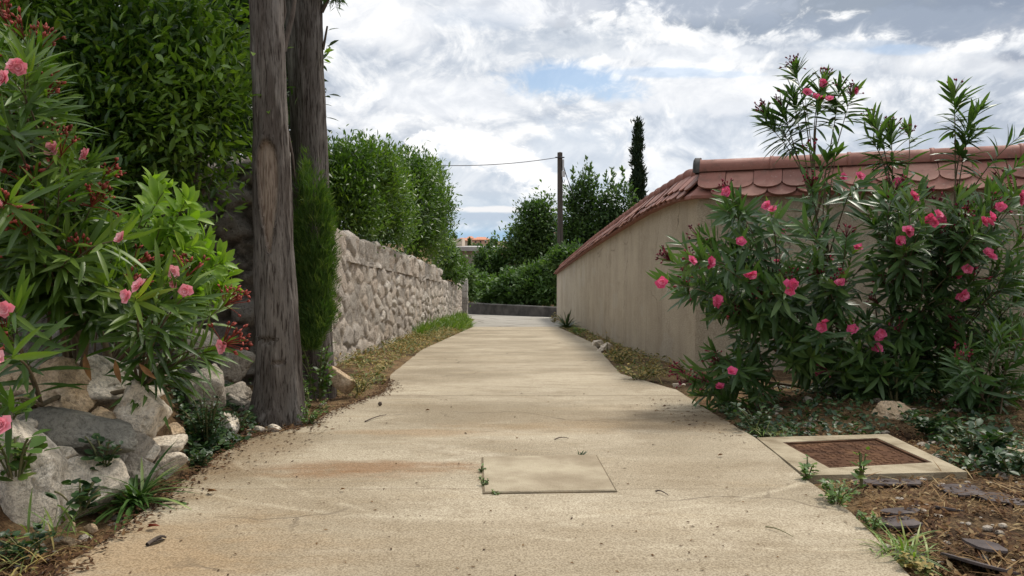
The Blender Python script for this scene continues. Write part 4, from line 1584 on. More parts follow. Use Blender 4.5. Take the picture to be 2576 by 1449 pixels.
def oleander(name, label, bases, tips, seed, lmat, fmat, bmat, n=34, size=(.11, .2), leafy=.5, group=None, fsize=.042, droop=.5, r0=.011, tint=(0, 1), K=0, T=None):
    r = np.random.default_rng(seed)
    th = thing(name, bases[0], label, 'shrub', group)
    lv, st = MB(), MB()
    if K:
        # main stems: tips gathered into K bunches, each carried by one stem that forks below it
        pt_ = np.array([t_[0] for t_ in tips])
        cen_ = pt_[r.choice(len(pt_), K, replace=False)]
        for _ in range(12):
            lab = np.argmin(((pt_[:, None] - cen_[None]) ** 2).sum(-1), 1)
            cen_ = np.array([pt_[lab == k].mean(0) if (lab == k).any() else cen_[k] for k in range(K)])
        nodes = []
        for k in range(K):
            b = np.array(bases[int(np.argmin([np.linalg.norm((np.array(q) - cen_[k])[:2]) for q in bases]))]) + np.array([r.normal(0, .07), r.normal(0, .07), -.05])
            low = pt_[lab == k][:, 2].min() if (lab == k).any() else cen_[k][2]
            nd = b + (cen_[k] - b) * .6
            nd[2] = max(b[2] + .15, min(nd[2], low - .12))
            q = np.linspace(0, 1, 10)[:, None]
            m1 = b * .5 + nd * .5 - (nd - b) * np.array([.2, .2, 0]) + r.normal(0, .04, 3)
            tube(st, (1 - q) ** 2 * b + 2 * q * (1 - q) * m1 + q ** 2 * nd, .017 - .007 * q[:, 0], 7)
            nodes.append(nd)
    for ti, tp in enumerate(tips):
        p, kind = np.array(tp[0], float), tp[1]
        lf = tp[2] if len(tp) > 2 else leafy
        nn = tp[3] if len(tp) > 3 else n
        if K and p[2] > 1.65 and p[1] > 5:
            nn = int(nn * 1.6)
        if K:
            b = nodes[lab[ti]]
        else:
            b = np.array(bases[int(np.argmin([np.linalg.norm((np.array(q) - p)[:2]) + r.random() * .3 for q in bases]))])
            b = b + np.array([r.normal(0, .05), r.normal(0, .05), -.05])
        pts = leafy_shoot(lv, st, b, p, r, nn, size, T or OL, lf, bow=.3, droop=droop, r0=r0, tint=tint, ang=(22, 82))
        up = nrm(pts[-1] - pts[-2])
        if 'b' in kind:
            bm_ = MB()
            bud_spray(bm_, bm_, p, up + np.array([0, 0, .4]), r, 9 if kind.count('b') == 1 else 18)
            rel(bm_.build('bud_cluster', M[bmat]), th)
        if 'f' in kind:
            fm = MB()
            k = kind.count('f')
            flower_head(fm, p + up * .03 + np.array([0, -.05, 0]), r, fsize, k, True, (r.normal(0, .3), -1, .35))
            rel(fm.build('flower', M[fmat]), th)
    rel(lv.build('foliage', M[lmat]), th)
    rel(st.build('stems', M['stem']), th)
    return th


def inside(poly, n, r):
    """random picture points inside a polygon"""
    pl = np.array(poly, float)
    lo, hi = pl.min(0), pl.max(0)
    out = []
    while len(out) < n:
        q = lo + (hi - lo) * r.random(2)
        c = False
        j = len(pl) - 1
        for i in range(len(pl)):
            if (pl[i, 1] > q[1]) != (pl[j, 1] > q[1]) and q[0] < (pl[j, 0] - pl[i, 0]) * (q[1] - pl[i, 1]) / (pl[j, 1] - pl[i, 1]) + pl[i, 0]:
                c = not c
            j = i
        if c:
            out.append(q)
    return out


r = np.random.default_rng(91)
RB = [gpt(2.65, 6.0), gpt(3.0, 5.75), gpt(3.25, 6.15)]
T = []
A = T.append
# the tall shoots against the sky
A((P(1998, 175, 6.0), 'bb', .5, 34)); A((P(1990, 235, 6.05), '', .45, 30)); A((P(2070, 205, 5.9), 'bb', .35, 34)); A((P(2110, 225, 5.9), 'b', .35, 26)); A((P(2140, 240, 5.95), 'bbf', .3, 22)); A((P(2060, 262, 5.7), 'fff', .2, 12))
A((P(2024, 245, 5.75), 'ff', .2, 8)); A((P(2062, 222, 5.8), 'f', .2, 8)); A((P(1925, 285, 6.0), 'bb', .42, 36)); A((P(1965, 265, 6.05), 'b', .5, 26)); A((P(1915, 300, 6.0), '', .35, 14))
A((P(2195, 305, 5.9), 'b', .5, 40)); A((P(2240, 330, 5.9), 'bb', .5, 44)); A((P(2285, 340, 5.95), 'bb', .4, 20)); A((P(2180, 340, 5.9), '', .5, 20)); A((P(2050, 385, 5.6), 'b', .35, 16)); A((P(2105, 375, 5.6), '', .35, 16)); A((P(2085, 385, 5.6), '', .3, 12))
A((P(2400, 235, 5.6), 'b', .5, 40)); A((P(2460, 275, 5.6), '', .5, 40)); A((P(2440, 330, 5.6), '', .4, 34)); A((P(2575, 335, 5.4), '', .5, 24)); A((P(2600, 380, 5.4), '', .5, 24))
# flowering tips over the body
for u, v, k in [(1938, 535, 'ff'), (1826, 490, 'fb'), (1840, 500, ''), (1672, 710, 'ff'), (1808, 757, 'fff'), (1685, 655, 'bb'), (1742, 655, 'fb'), (1790, 660, 'ff'), (1985, 720, 'ffff'), (1912, 740, 'bb'), (2104, 715, 'fb'), (2228, 722, 'bb'), (2322, 558, 'fff'), (2352, 572, 'ff'), (2468, 568, 'fff'), (2463, 640, 'ff'), (2392, 748, 'ffff'), (2385, 702, 'ff'), (2413, 680, 'f'), (2492, 528, 'fb'), (2548, 502, 'ff'), (2562, 472, 'f'), (2412, 545, 'bb'), (2150, 452, 'f'), (1838, 932, 'f'), (1808, 912, 'bb'), (1718, 935, 'bb'), (1860, 610, 'f'), (2040, 470, 'bb'), (2250, 480, 'b'), (2330, 500, 'b'), (2530, 855, 'b'), (1760, 600, 'b'), (2560, 610, 'b'), (1960, 830, 'b'), (2180, 800, ''), (2060, 690, 'bb'), (2300, 640, 'b')]:
    A((P(u, v, 5.3 + r.normal(0, .15) - (.35 if 'f' in k else 0)), k, .4, 26))
for q in inside([(1720, 560), (1830, 500), (1980, 520), (2120, 440), (2330, 470), (2420, 520), (2620, 450), (2640, 820), (2450, 880), (2280, 960), (2100, 960), (1930, 930), (1880, 800), (1760, 780), (1680, 700)], 115, r):
    A((P(q[0], q[1], 5.4 + r.uniform(-.45, .45)), r.choice(['', '', '', '', 'b', 'f', 'ff']), .5, 27))
for q in inside([(1960, 560), (2280, 520), (2320, 960), (1960, 960)], 30, r):
    A((P(q[0], q[1], 5.4 + r.uniform(-.35, .5)), r.choice(['', '', '', '', 'b']), .5, 24))
for q in inside([(2380, 480), (2640, 440), (2640, 800), (2400, 820)], 20, r):
    A((P(q[0], q[1], 5.2 + r.uniform(-.3, .3)), r.choice(['', '', '', 'b']), .5, 30))
for q in inside([(1690, 640), (1800, 560), (1900, 620), (1980, 760), (1860, 800), (1700, 760)], 16, r):
    A((P(q[0], q[1], 5.35 + r.normal(0, .15)), '', .4, 26))
for q in inside([(1980, 860), (2480, 860), (2450, 1000), (2050, 1000)], 44, r):
    A((P(q[0], q[1], 5.5 + r.uniform(-.3, .3)), '', .4, 26))
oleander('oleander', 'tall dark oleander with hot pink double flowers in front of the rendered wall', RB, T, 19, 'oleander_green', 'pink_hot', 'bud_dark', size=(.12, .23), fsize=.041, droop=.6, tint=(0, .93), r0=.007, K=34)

T = []
A = T.append
for u, v, k in [(1775, 960, 'b'), (1830, 900, ''), (1860, 880, ''), (1790, 880, ''), (1745, 1000, ''), (1880, 960, ''), (1905, 1000, ''), (1820, 1010, ''), (1790, 1035, ''), (1850, 1040, ''), (1730, 960, 'b'), (1765, 990, ''), (1810, 970, 'f'), (1870, 920, '')]:
    A((P(u, v, 5.3 + r.normal(0, .1)), k, .36, 24))
oleander('oleander', 'low drooping oleander sprout with red buds at the corner of the rendered wall', [gpt(2.15, 5.95)], T, 29, 'oleander_green', 'pink_hot', 'bud_dark', size=(.10, .18), droop=.9, r0=.007, tint=(0, .85))
T = []
A = T.append
for q in inside([(2380, 850), (2620, 780), (2640, 1060), (2400, 1010)], 26, r):
    A((P(q[0], q[1], 4.7 + r.uniform(-.2, .3)), r.choice(['', '', '', 'b']), .4, 24))
oleander('oleander', 'young narrow leaved oleander growing at the right picture edge', [gpt(3.1, 4.85)], T, 39, 'oleander_green', 'pink_hot', 'bud_dark', size=(.1, .17), droop=.4, r0=.006, tint=(0, .9))

# left oleander, close to the camera
T = []
A = T.append
for u, v, k, y in [(62, 190, 'ff', 2.95), (45, 218, 'ff', 2.9), (15, 315, 'ff', 2.8), (225, 405, 'f', 3.2), (152, 393, 'fb', 3.1), (132, 368, 'bb', 3.15), (45, 548, 'b', 2.9), (65, 592, 'bb', 2.85), (15, 512, 'fb', 2.8), (258, 452, 'b', 3.1), (440, 692, 'ff', 3.2), (470, 698, 'b', 3.2), (470, 740, 'f', 3.2), (340, 748, 'ff', 3.0), (310, 603, 'f', 3.0), (38, 780, 'f', 2.75), (15, 905, 'fff', 2.6), (32, 1050, 'fff', 2.5), (560, 868, 'fbb', 3.3), (565, 770, 'bb', 3.4), (20, 842, 'b', 2.7), (325, 735, 'bb', 3.05), (210, 650, 'b', 3.0), (100, 130, 'bb', 3.2), (60, 100, 'b', 3.1), (20, 60, 'bb', 3.3), (230, 520, 'bb', 3.05), (270, 720, '', 3.0), (120, 240, 'b', 3.1)]:
    A((P(u, v, y - (.22 if 'f' in k else .08)), k, .4 if v < 850 else .2, 28 if v < 850 else 8))
for q in inside([(-60, 90), (60, 130), (100, 230), (170, 370), (270, 460), (290, 560), (330, 640), (420, 720), (540, 780), (550, 790), (440, 715), (250, 670), (120, 660), (-60, 670)], 105, r):
    A((P(q[0], q[1], 3.1 + r.uniform(-.35, .35)), r.choice(['', '', '', '', '', '', '', '', '', 'b']), .42, 30))
for u, v in [(545, 880), (515, 885), (430, 930)]:
    A((P(u, v, 3.15), '', .38, 28))
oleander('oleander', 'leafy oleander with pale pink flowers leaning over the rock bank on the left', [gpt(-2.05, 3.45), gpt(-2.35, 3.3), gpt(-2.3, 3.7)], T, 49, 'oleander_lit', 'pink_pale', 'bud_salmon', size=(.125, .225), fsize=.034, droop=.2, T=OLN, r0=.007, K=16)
# ================================================================== HEDGE AND THE FAR SIDE
SHOOT = leaf_t(.34, 3, .1, .3, .5)


def hedge_tree(name, label, base, blobs, n, seed, mat, size, k=12, group=None, up=.7, csize=.2, T=SHOOT, limbs_=True, trunk_h=.5, r0=.07, shoots=(), tint=(0, 1), cat='tree', outl=.25, shell=.6):
    th = thing(name, base, label, cat, group)
    mb = MB()
    cut = .75 * csize + .3 * size[1]
    blobs = [[*b_[:3], *[max(.4 * q, q - cut) for q in b_[3:6]]] for b_ in blobs]
    crown(mb, blobs, n, k, T, size, seed, csize=csize, up=up, tint=tint, outl=outl, shell=shell)
    r = np.random.default_rng(seed + 1)
    for (p, h) in shoots:
        p = np.array(p)
        m_ = 26
        q = r.random(m_)
        pos = p + np.c_[r.normal(0, .03, m_), r.normal(0, .03, m_), q * h]
        d = np.c_[r.normal(0, .6, m_), r.normal(0, .6, m_), .6 + q]
        scatter(mb, T, pos, d, r.normal(size=(m_, 3)), r.uniform(*size, m_), tint[0] + (tint[1] - tint[0]) * (.4 + .6 * r.random(m_)))
    rel(mb.build('crown', M[mat]), th)
    mb = MB()
    base = np.array(base) - [0, 0, .1]
    fork = base + np.array([0, 0, trunk_h])
    tube(mb, [base, base * .5 + fork * .5, fork], [r0, r0 * .9, r0 * .8], 10)
    if limbs_:
        limbs(mb, fork, [b_[:3] for b_ in blobs], r0 * .55, seed, r0 * .12)
    rel(mb.build('trunk', M['bark_plain']), th)
    return th


GH = 'hedge shrubs behind the rubble wall'
r = np.random.default_rng(3)
bl = [blob(870, 480, 10.6, 90, 105, .7), blob(940, 470, 11.6, 85, 100, .7), blob(990, 520, 12.8, 42, 115, .7), blob(880, 570, 10.4, 90, 70, .5), blob(960, 570, 12.2, 70, 70, .5), blob(900, 420, 11.0, 75, 55, .6), blob(1005, 590, 13.6, 28, 50, .4), blob(770, 480, 10.8, 110, 110, .6)]
sh = [(P(u, v, 11.3), .22) for u, v in ((908, 372), (880, 392), (862, 400), (935, 388), (970, 395), (988, 398), (845, 402))]
hedge_tree('hedge_shrub', 'nearest tall rounded hedge shrub bulging over the rubble wall', gpt(-2.75, 11.4), bl, 900, 61, 'hedge', (.055, .105), 36, GH, csize=.24, shoots=sh, r0=.06)
bl = [blob(1030, 500, 15.5, 48, 85, .9), blob(1070, 520, 17.5, 45, 105, .9), blob(1098, 540, 20, 26, 95, .9), blob(1060, 600, 17, 50, 60, .7), blob(1100, 620, 21, 24, 48, .6), blob(1040, 440, 15.5, 42, 45, .7), blob(1082, 458, 18.5, 34, 42, .7)]
sh = [(P(u, v, 17), .35) for u, v in ((1045, 415), (1075, 420), (1025, 412), (1095, 440), (1112, 462), (1010, 408))]
hedge_tree('hedge_shrub', 'second tall hedge shrub further down the rubble wall with a vertical right side', gpt(-2.8, 18.0), bl, 800, 62, 'hedge', (.075, .135), 34, GH, csize=.3, shoots=sh, r0=.06)
bl = [blob(1125, 655, 23, 18, 42, .6), blob(1150, 680, 25.5, 22, 36, .6), blob(1135, 690, 24, 26, 28, .5)]
hedge_tree('hedge_shrub', 'small dark hedge shrub over the low end of the rubble wall', gpt(-2.5, 24.5), bl, 420, 63, 'hedge', (.11, .18), 11, GH, csize=.22, r0=.04, tint=(0, .75))

FARL = leaf_t(.5, 2, .1, .3, .5)
# fig-like tree beyond the road
y = 41
bl = [blob(1345, 560, y, 48, 60, 1.2), blob(1370, 530, y, 34, 40, .9), blob(1315, 605, y, 45, 36, 1.2), blob(1288, 616, y, 22, 22, .6), blob(1380, 590, y, 40, 60, 1.0), blob(1340, 640, y, 75, 50, 1.3), blob(1390, 660, y - .5, 40, 60, 1.0), blob(1312, 670, y - .5, 42, 40, 1.0), blob(1266, 608, y, 12, 14, .4)]
hedge_tree('fig_tree', 'dark rounded broad leaved tree left of the utility pole', gpt(1.1, y), bl, 1000, 71, 'far_dark', (.16, .3), 12, csize=.5, T=FARL, r0=.14, trunk_h=1.2, up=.3, outl=.35)
y = 37
bl = [blob(1470, 500, y, 26, 75, .8), blob(1440, 530, y, 26, 70, .8), blob(1500, 540, y, 34, 60, .9), blob(1540, 520, y, 24, 60, .8), blob(1568, 510, y, 20, 52, .7), blob(1480, 590, y, 70, 50, 1.2), blob(1560, 580, y, 60, 50, 1.0), blob(1430, 610, y, 28, 60, .8), blob(1520, 640, y, 90, 50, 1.2), blob(1620, 560, y, 40, 50, 1)]
sh = [(P(u, v, y), .7) for u, v in ((1474, 432), (1441, 462), (1500, 480), (1540, 460), (1566, 462), (1485, 450), (1525, 470))]
hedge_tree('evergreen_tree', 'dark many peaked evergreen tree behind the right wall next to the slim cypress', gpt(4.1, y), bl, 1300, 72, 'far_dark', (.15, .28), 12, csize=.4, T=FARL, shoots=sh, r0=.14, trunk_h=1.0, up=.7, tint=(0, .85))
# slim cypress
y = 52
ct = thing('cypress_tree', gpt(8.9, y), 'slim pointed dark cypress standing alone against the sky', 'tree')
mb = MB()
bl = []
for v in np.linspace(318, 640, 26):
    hw = np.interp(v, [305, 330, 400, 470, 530, 650], [2.5, 6, 11, 15, 18, 19])
    bl.append(blob(1603 + 1.5 * math.sin(v * .06), v, y, hw, 14, hw / F * y))
crown(mb, bl, 900, 12, leaf_t(.3, 2, .05, .2), (.2, .4), 73, csize=.2, up=1.6, out=.5, jit=.35, outl=.35, shell=.75)
rel(mb.build('crown', M['far_cypress']), ct)
mb = MB()
p0 = gpt(P(1603, 600, y)[0], y, -.1)
tube(mb, [p0, [p0[0], y, P(1603, 450, y)[2]], P(1603, 312, y)], [.16, .1, .02], 8)
rel(mb.build('trunk', M['bark_plain']), ct)

# small upright shrubs and the bank of creepers behind the low wall
for i, (u, vt, vb, hw, y, mat, lb) in enumerate([
    (1212, 640, 725, 20, 40, 'far_dark', 'left dark upright shrub of three in front of the flat roofed house'),
    (1228, 628, 725, 17, 41.5, 'far_mid', 'middle upright shrub of three in front of the flat roofed house'),
    (1256, 632, 730, 22, 40.5, 'far_mid', 'right lighter upright shrub of three in front of the flat roofed house')]):
    bl = [blob(u, vt + (vb - vt) * q, y, hw * w, 18, hw * w / F * y) for q, w in ((.12, .45), (.3, .8), (.5, 1), (.7, 1), (.9, .9))]
    hedge_tree('conical_shrub', lb, gpt(P(u, 700, y)[0], y), bl, 260, 80 + i, mat, (.16, .28), 11, 'upright shrubs beyond the road', csize=.3, T=FARL, r0=.05, up=1.1, limbs_=False, trunk_h=1.5, cat='shrub')
y = 38.5
bl = []
for u, v, ru, rv in [(1195, 725, 35, 40), (1240, 740, 50, 35), (1300, 730, 60, 45), (1350, 720, 55, 50), (1385, 740, 40, 40), (1330, 755, 70, 25), (1250, 758, 60, 22)]:
    yy_ = np.interp(u, [1170, 1400], [38.0, 32.8])
    bl.append(blob(u, v, yy_, ru, rv, .8))
rr_ = hedge_tree('bramble_thicket', 'sunlit green bramble thicket spilling behind the low dark wall', gpt(.8, 37), bl, 1500, 91, 'far_mid', (.16, .28), 12, csize=.32, T=FARL, r0=.04, limbs_=True, trunk_h=.3, up=.7, cat='shrub', outl=.4)
bl = [blob(1400, 680, 33.5, 35, 45, .8), blob(1430, 660, 33.5, 40, 45, .8), blob(1395, 730, 33, 22, 40, .6), blob(1480, 660, 33.5, 60, 40, .8), blob(1370, 690, 34.5, 30, 35, .8)]
hedge_tree('evergreen_shrub', 'dark leafy shrub pressed against the low end of the tiled wall', gpt(2.6, 33.4), bl, 520, 93, 'far_dark', (.16, .3), 12, csize=.32, T=FARL, r0=.05, cat='shrub', tint=(.1, 1))
bl = [blob(1172, 700, 33, 14, 22, .4), blob(1180, 740, 33.2, 14, 24, .4)]
hedge_tree('evergreen_shrub', 'small leafy shrub peeping out behind the stone gatepost', gpt(-2.2, 35.0), bl, 130, 94, 'far_mid', (.14, .24), 11, csize=.25, T=FARL, r0=.03, cat='shrub')

# utility pole
y = 35.2
pt = P(1408, 384, y)
up_ = thing('utility_pole', gpt(pt[0], y), 'weathered wooden utility pole rising between the far trees', 'pole')
mb = MB()
b0 = gpt(pt[0] + .06, y, -.1)
zz = np.linspace(0, 1, 30)
pts = np.c_[b0[0] + (pt[0] - b0[0]) * zz, b0[1] + 0 * zz, b0[2] + (pt[2] - b0[2]) * zz]
tube(mb, pts, .155 - .035 * zz, 12)
rel(mb.build('pole', M['pole_wood']), up_)
mb = MB()
c = P(1415, 432, y)
box(mb, (c[0] - .05, y - .28, c[2] - .25), (c[0] + .10, y - .08, c[2] + .02))
box(mb, (c[0] - .02, y - .24, c[2] + .06), (c[0] + .05, y - .1, c[2] + .55))
rel(mb.build('junction_box', M['grey_box'], smooth=False), up_)
mb = MB()
c = P(1397, 397, y)
tube(mb, [[c[0] - .02, y - .15, c[2]], [pt[0] + .2, y - .15, c[2]]], .03, 8)
rel(mb.build('bracket', M['cable']), up_)
mb = MB()
a, b = P(1397, 397, y), P(880, 398, 30)
q = np.linspace(0, 1, 40)
pts = a + (b - a) * q[:, None]
pts[:, 2] -= .55 * 4 * q * (1 - q) * .6
tube(mb, pts, .016, 5)
cb = mb.build('overhead_cable', M['cable'])
tag(cb, 'thin overhead cable running left from the top of the utility pole', 'cable')
mb = MB()
for (u0, v0, u1, v1, sag) in ((1414, 405, 1445, 500, .1), (1413, 440, 1420, 452, .25), (1416, 420, 1440, 480, .05)):
    a, b = P(u0, v0, y - .1), P(u1, v1, y)
    pts = a + (b - a) * np.linspace(0, 1, 14)[:, None]
    pts[:, 2] -= sag * 4 * np.linspace(0, 1, 14) * (1 - np.linspace(0, 1, 14))
    tube(mb, pts, .014, 5)
cb = mb.build('service_cable', M['cable'])
tag(cb, 'slack service cables drooping right from the grey box on the utility pole', 'cable')

# houses
M['house_grey'] = plain_mat('house_grey', (.3, .285, .25), (.42, .4, .36), 1.2, .9, .2, 10)
M['house_cream'] = plain_mat('house_cream', (.5, .42, .33), (.6, .5, .4), .5, .9, .1, 5)
M['house_pink'] = plain_mat('house_pink', (.5, .32, .24), (.6, .4, .3), .5, .9, .1, 5)
M['house_roof'] = plain_mat('house_roof', (.42, .17, .10), (.55, .25, .15), .6, .85, .2, 5)
M['slab_grey'] = plain_mat('slab_grey', (.3, .29, .28), (.42, .41, .4), 1, .9, .2, 10)
M['window_dark'] = plain_mat('window_dark', (.03, .035, .04), (.06, .065, .07), 1, .3)


def px_box(mb, u0, v0, u1, v1, y, dep, tint=.5):
    a, b = P(u0, v1, y), P(u1, v0, y)
    box(mb, (a[0], y, a[2]), (b[0], y + dep, b[2]), tint)


fh = thing('flat_roofed_house', gpt(P(1180, 660, 62)[0], 62), 'grey concrete flat roofed house beyond the road, left of the fig tree', 'house')
mb = MB()
px_box(mb, 1085, 632, 1232, 740, 62, 9)
rel(mb.build('wall', M['house_grey'], smooth=False), fh)
mb = MB()
px_box(mb, 1075, 621, 1262, 631.5, 61.2, 11)
rel(mb.build('roof', M['slab_grey'], smooth=False), fh)
mb = MB()
px_box(mb, 1090, 600, 1162, 620.5, 66, 4)
rel(mb.build('roof_room', M['house_cream'], smooth=False), fh)
mb = MB()
px_box(mb, 1112, 650, 1124, 672, 61.97, .05)
rel(mb.build('window', M['window_dark'], smooth=False), fh)


def house(name, label, u0, u1, vr, ve, vb, y, wall_m, dep=10, nwin=3, ridge=True):
    """hip roofed house seen across the valley"""
    c = P((u0 + u1) / 2, vb, y)
    th = thing('house', [c[0], y, c[2]], label, 'house', 'terracotta roofed houses far beyond the road')
    mb = MB()
    px_box(mb, u0, ve, u1, vb, y, dep)
    rel(mb.build('wall', M[wall_m], smooth=False), th)
    a, b = P(u0 - (u1 - u0) * .05, ve, y), P(u1 + (u1 - u0) * .05, ve, y)
    rz = P(u0, vr, y)[2]
    y0, y1 = y - .5, y + dep + .5
    w = b[0] - a[0]
    V = [(a[0], y0, a[2]), (b[0], y0, a[2]), (b[0], y1, a[2]), (a[0], y1, a[2]), (a[0] + w * .3, (y0 + y1) / 2, rz), (b[0] - w * .3, (y0 + y1) / 2, rz)]
    mb = MB()
    mb.add(V, [[0, 1, 5, 4], [2, 3, 4, 5]])
    mb.add(V, [[1, 2, 5], [3, 0, 4]])
    mb.add(V, [[0, 3, 2, 1]])
    rel(mb.build('roof', M['house_roof'], smooth=False), th)
    for i in range(nwin):
        mb = MB()
        uu = u0 + (u1 - u0) * (i + .7) / (nwin + .4)
        px_box(mb, uu - .09 * (u1 - u0) / 2, ve + (vb - ve) * .25, uu + .09 * (u1 - u0) / 2, ve + (vb - ve) * .6, y - .06, .05)
        rel(mb.build('window', M['window_dark'], smooth=False), th)


house('h', 'pink walled far house with a wide terracotta roof at the middle of the skyline', 1187, 1230, 596, 603, 616, 260, 'house_pink', 14)
house('h', 'far cream house with a red roof just right of the hedge', 1148, 1176, 598, 605, 620, 280, 'house_cream', 14, 2)
house('h', 'far small house tucked between the cream one and the pink walled one', 1172, 1190, 594, 600, 612, 330, 'house_cream', 14, 1)
house('h', 'orange roofed house glimpsed through the fig tree beside the pole', 1302, 1402, 566, 592, 640, 90, 'house_pink', 12, 4)

# far hillside and woods
mb = MB()
hx = np.linspace(-900, 900, 140)
hy = np.linspace(420, 1500, 20)
HX, HY = np.meshgrid(hx, hy)
prof = np.interp(HX / HY * F + CX, [600, 1000, 1130, 1180, 1240, 1300, 1500, 2200], [40, 30, 12, 8, 3, 2, 3, 10])
hz = -6 + (prof / F) * HY * sstep(420, 1100, HY) + (fbm(np.stack([HX / 40, HY / 40, HX * 0], -1), 3, 2) - .5) * 5
mb.add(np.stack([HX, HY, hz], -1), grid_faces(20, 140))
M['hill'] = plain_mat('hill', (.045, .07, .05), (.1, .125, .085), .03, .95, .0)
hl = mb.build('hills', M['hill'])
tag(hl, kind='structure')
for i, (u, vt, hw, y, lb) in enumerate([
    (1237, 600, 5, 200, 'dark distant tree just right of the pink walled house'), (1248, 604, 5, 190, 'low distant tree beside the fig tree'),
    (1180, 598, 2.5, 250, 'slender distant cypress between two far houses'), (1141, 588, 6, 170, 'distant tree rising right beside the hedge'), (1200, 613, 16, 170, 'broad grey green olive tree behind the flat roof')]):
    bl = [blob(u, vt + 8, y, hw, 9, hw / F * y), blob(u, vt + 18, y, hw * 1.2, 12, hw / F * y)]
    hedge_tree('distant_tree', lb, [P(u, 600, y)[0], y, -4.5], bl, 70, 300 + i, 'far_dark' if i != 4 else 'far_mid', (.3, .6), 10, 'trees near the far houses', csize=.3, T=FARL, r0=.25, limbs_=False, trunk_h=2.5)

# ================================================================== SMALL PLANTS
ROUND = leaf_t(.62, 3, .12, .25, .5, .7)
BLADE = leaf_t(.05, 5, .45, .25, .25, .6)
BLADE_S = leaf_t(.06, 4, .7, .3, .35, .6)


def weed(label, u, v, hpx, wpx, mat, seed, n=60, size=.03, T=ROUND, name='weed', cat='weed', group=None, base=None, stems=7, stemmat='stem_green'):
    """a small leafy weed; hpx / wpx = height and width in picture units"""
    r = np.random.default_rng(seed)
    if base is None:
        g = G(u, v)
        base = np.array([g[0], g[1], max(g[2], float(gz(g[0], g[1]))) - .004])
    base = np.array(base)
    h = hpx / F * base[1]
    w = wpx / F * base[1] / 2
    lv = MB()
    st = MB()
    per = max(4, n // stems)
    for s in range(stems):
        a = r.random() * 2 * PI
        rr = w * math.sqrt(r.random())
        tip = base + [math.cos(a) * rr, math.sin(a) * rr, h * r.uniform(.45, 1)]
        b = base + [math.cos(a) * rr * .2, math.sin(a) * rr * .2, 0]
        q = np.linspace(0, 1, 6)[:, None]
        pts = b + (tip - b) * q + np.array([0, 0, .15 * h]) * np.sin(q * PI)
        tube(st, pts, .002 + size * .04, 4, .5, False)
        qq = r.random(per) ** .7
        pos = b + (tip - b) * qq[:, None] + r.normal(0, size * .3, (per, 3))
        az = r.random(per) * 2 * PI
        d = np.c_[np.cos(az), np.sin(az), r.uniform(-.1, .9, per)]
        scatter(lv, T, pos, d, np.c_[r.normal(0, .3, (per, 2)), np.ones(per)], size * r.uniform(.6, 1.25, per), np.clip(r.random(per) * .7 + .3 * r.random(), 0, 1))
    th = thing(name, base, label, cat, group)
    rel(lv.build('foliage', M[mat]), th)
    rel(st.build('stems', M[stemmat]), th)
    return th


def tuft(label, u, v, Lpx, mat, seed, n=40, T=BLADE_S, name='grass_tuft', cat='grass tuft', spread=.03, ang=(10, 75), base=None, group=None, wide=1.0):
    r = np.random.default_rng(seed)
    if base is None:
        g = G(u, v)
        base = np.array([g[0], g[1], max(g[2], float(gz(g[0], g[1]))) - .004])
    base = np.array(base)
    L = Lpx / F * base[1]
    az = r.random(n) * 2 * PI
    el = np.radians(90 - r.uniform(*ang, n))
    d = np.c_[np.cos(az) * np.cos(el), np.sin(az) * np.cos(el), np.sin(el)]
    pos = np.repeat(base[None], n, 0) + np.c_[r.normal(0, spread, (n, 2)), np.zeros(n)]
    nh = np.c_[-np.cos(az) * .8, -np.sin(az) * .8, np.ones(n)]
    mb = MB()
    scatter(mb, T, pos, d, nh, L * r.uniform(.55, 1.1, n), r.random(n), wide)
    o = mb.build(name, M[mat], origin=base)
    return tag(o, label, cat, group)


STRAP = leaf_t(.075, 6, .75, .3, .3, .5)
bs = G(340, 1275)
tuft('spider plant with arching striped strap leaves at the foot of the rock bank', 0, 0, 150, 'strap', 5, 95, STRAP, 'spider_plant', 'plant', .02, (8, 88), base=[bs[0] - .02, bs[1] + .03, gz(bs[0], bs[1]) + .04])
AG = leaf_t(.11, 5, .08, .5, .3, .6)
bs = G(1422, 826)
tuft('spiky agave rosette growing against the far end of the tan wall', 0, 0, 46, 'agave', 6, 42, AG, 'agave', 'plant', .02, (5, 85), base=[bs[0] + .03, bs[1], gz(bs[0], bs[1]) + .06], wide=1.1)
tuft('green grass tuft at the bottom of the right driveway edge', 2275, 1395, 95, 'grass', 7, 70, BLADE_S, spread=.035, ang=(5, 70))
tuft('thin grass tuft under the bottom left boulder', 110, 1345, 110, 'grass', 8, 22, BLADE_S, spread=.05, ang=(5, 60))
tuft('yellowing grass tuft in the bottom left corner', 30, 1425, 75, 'dry_grass', 9, 40, BLADE_S, spread=.07, ang=(5, 75))
tuft('small grass tuft beside the low dark weed near the manhole', 1935, 1090, 45, 'grass', 10, 40, BLADE_S, spread=.05)
tuft('tiny dry sprout in the far edge of the access hatch', 1460, 1147, 24, 'dark_weed', 11, 12, leaf_t(.2, 3, .1, .2), spread=.004, ang=(5, 60))
tuft('dry grass tuft growing against the near part of the tan wall', 1640, 950, 45, 'dry_grass', 12, 50, BLADE_S, spread=.08)
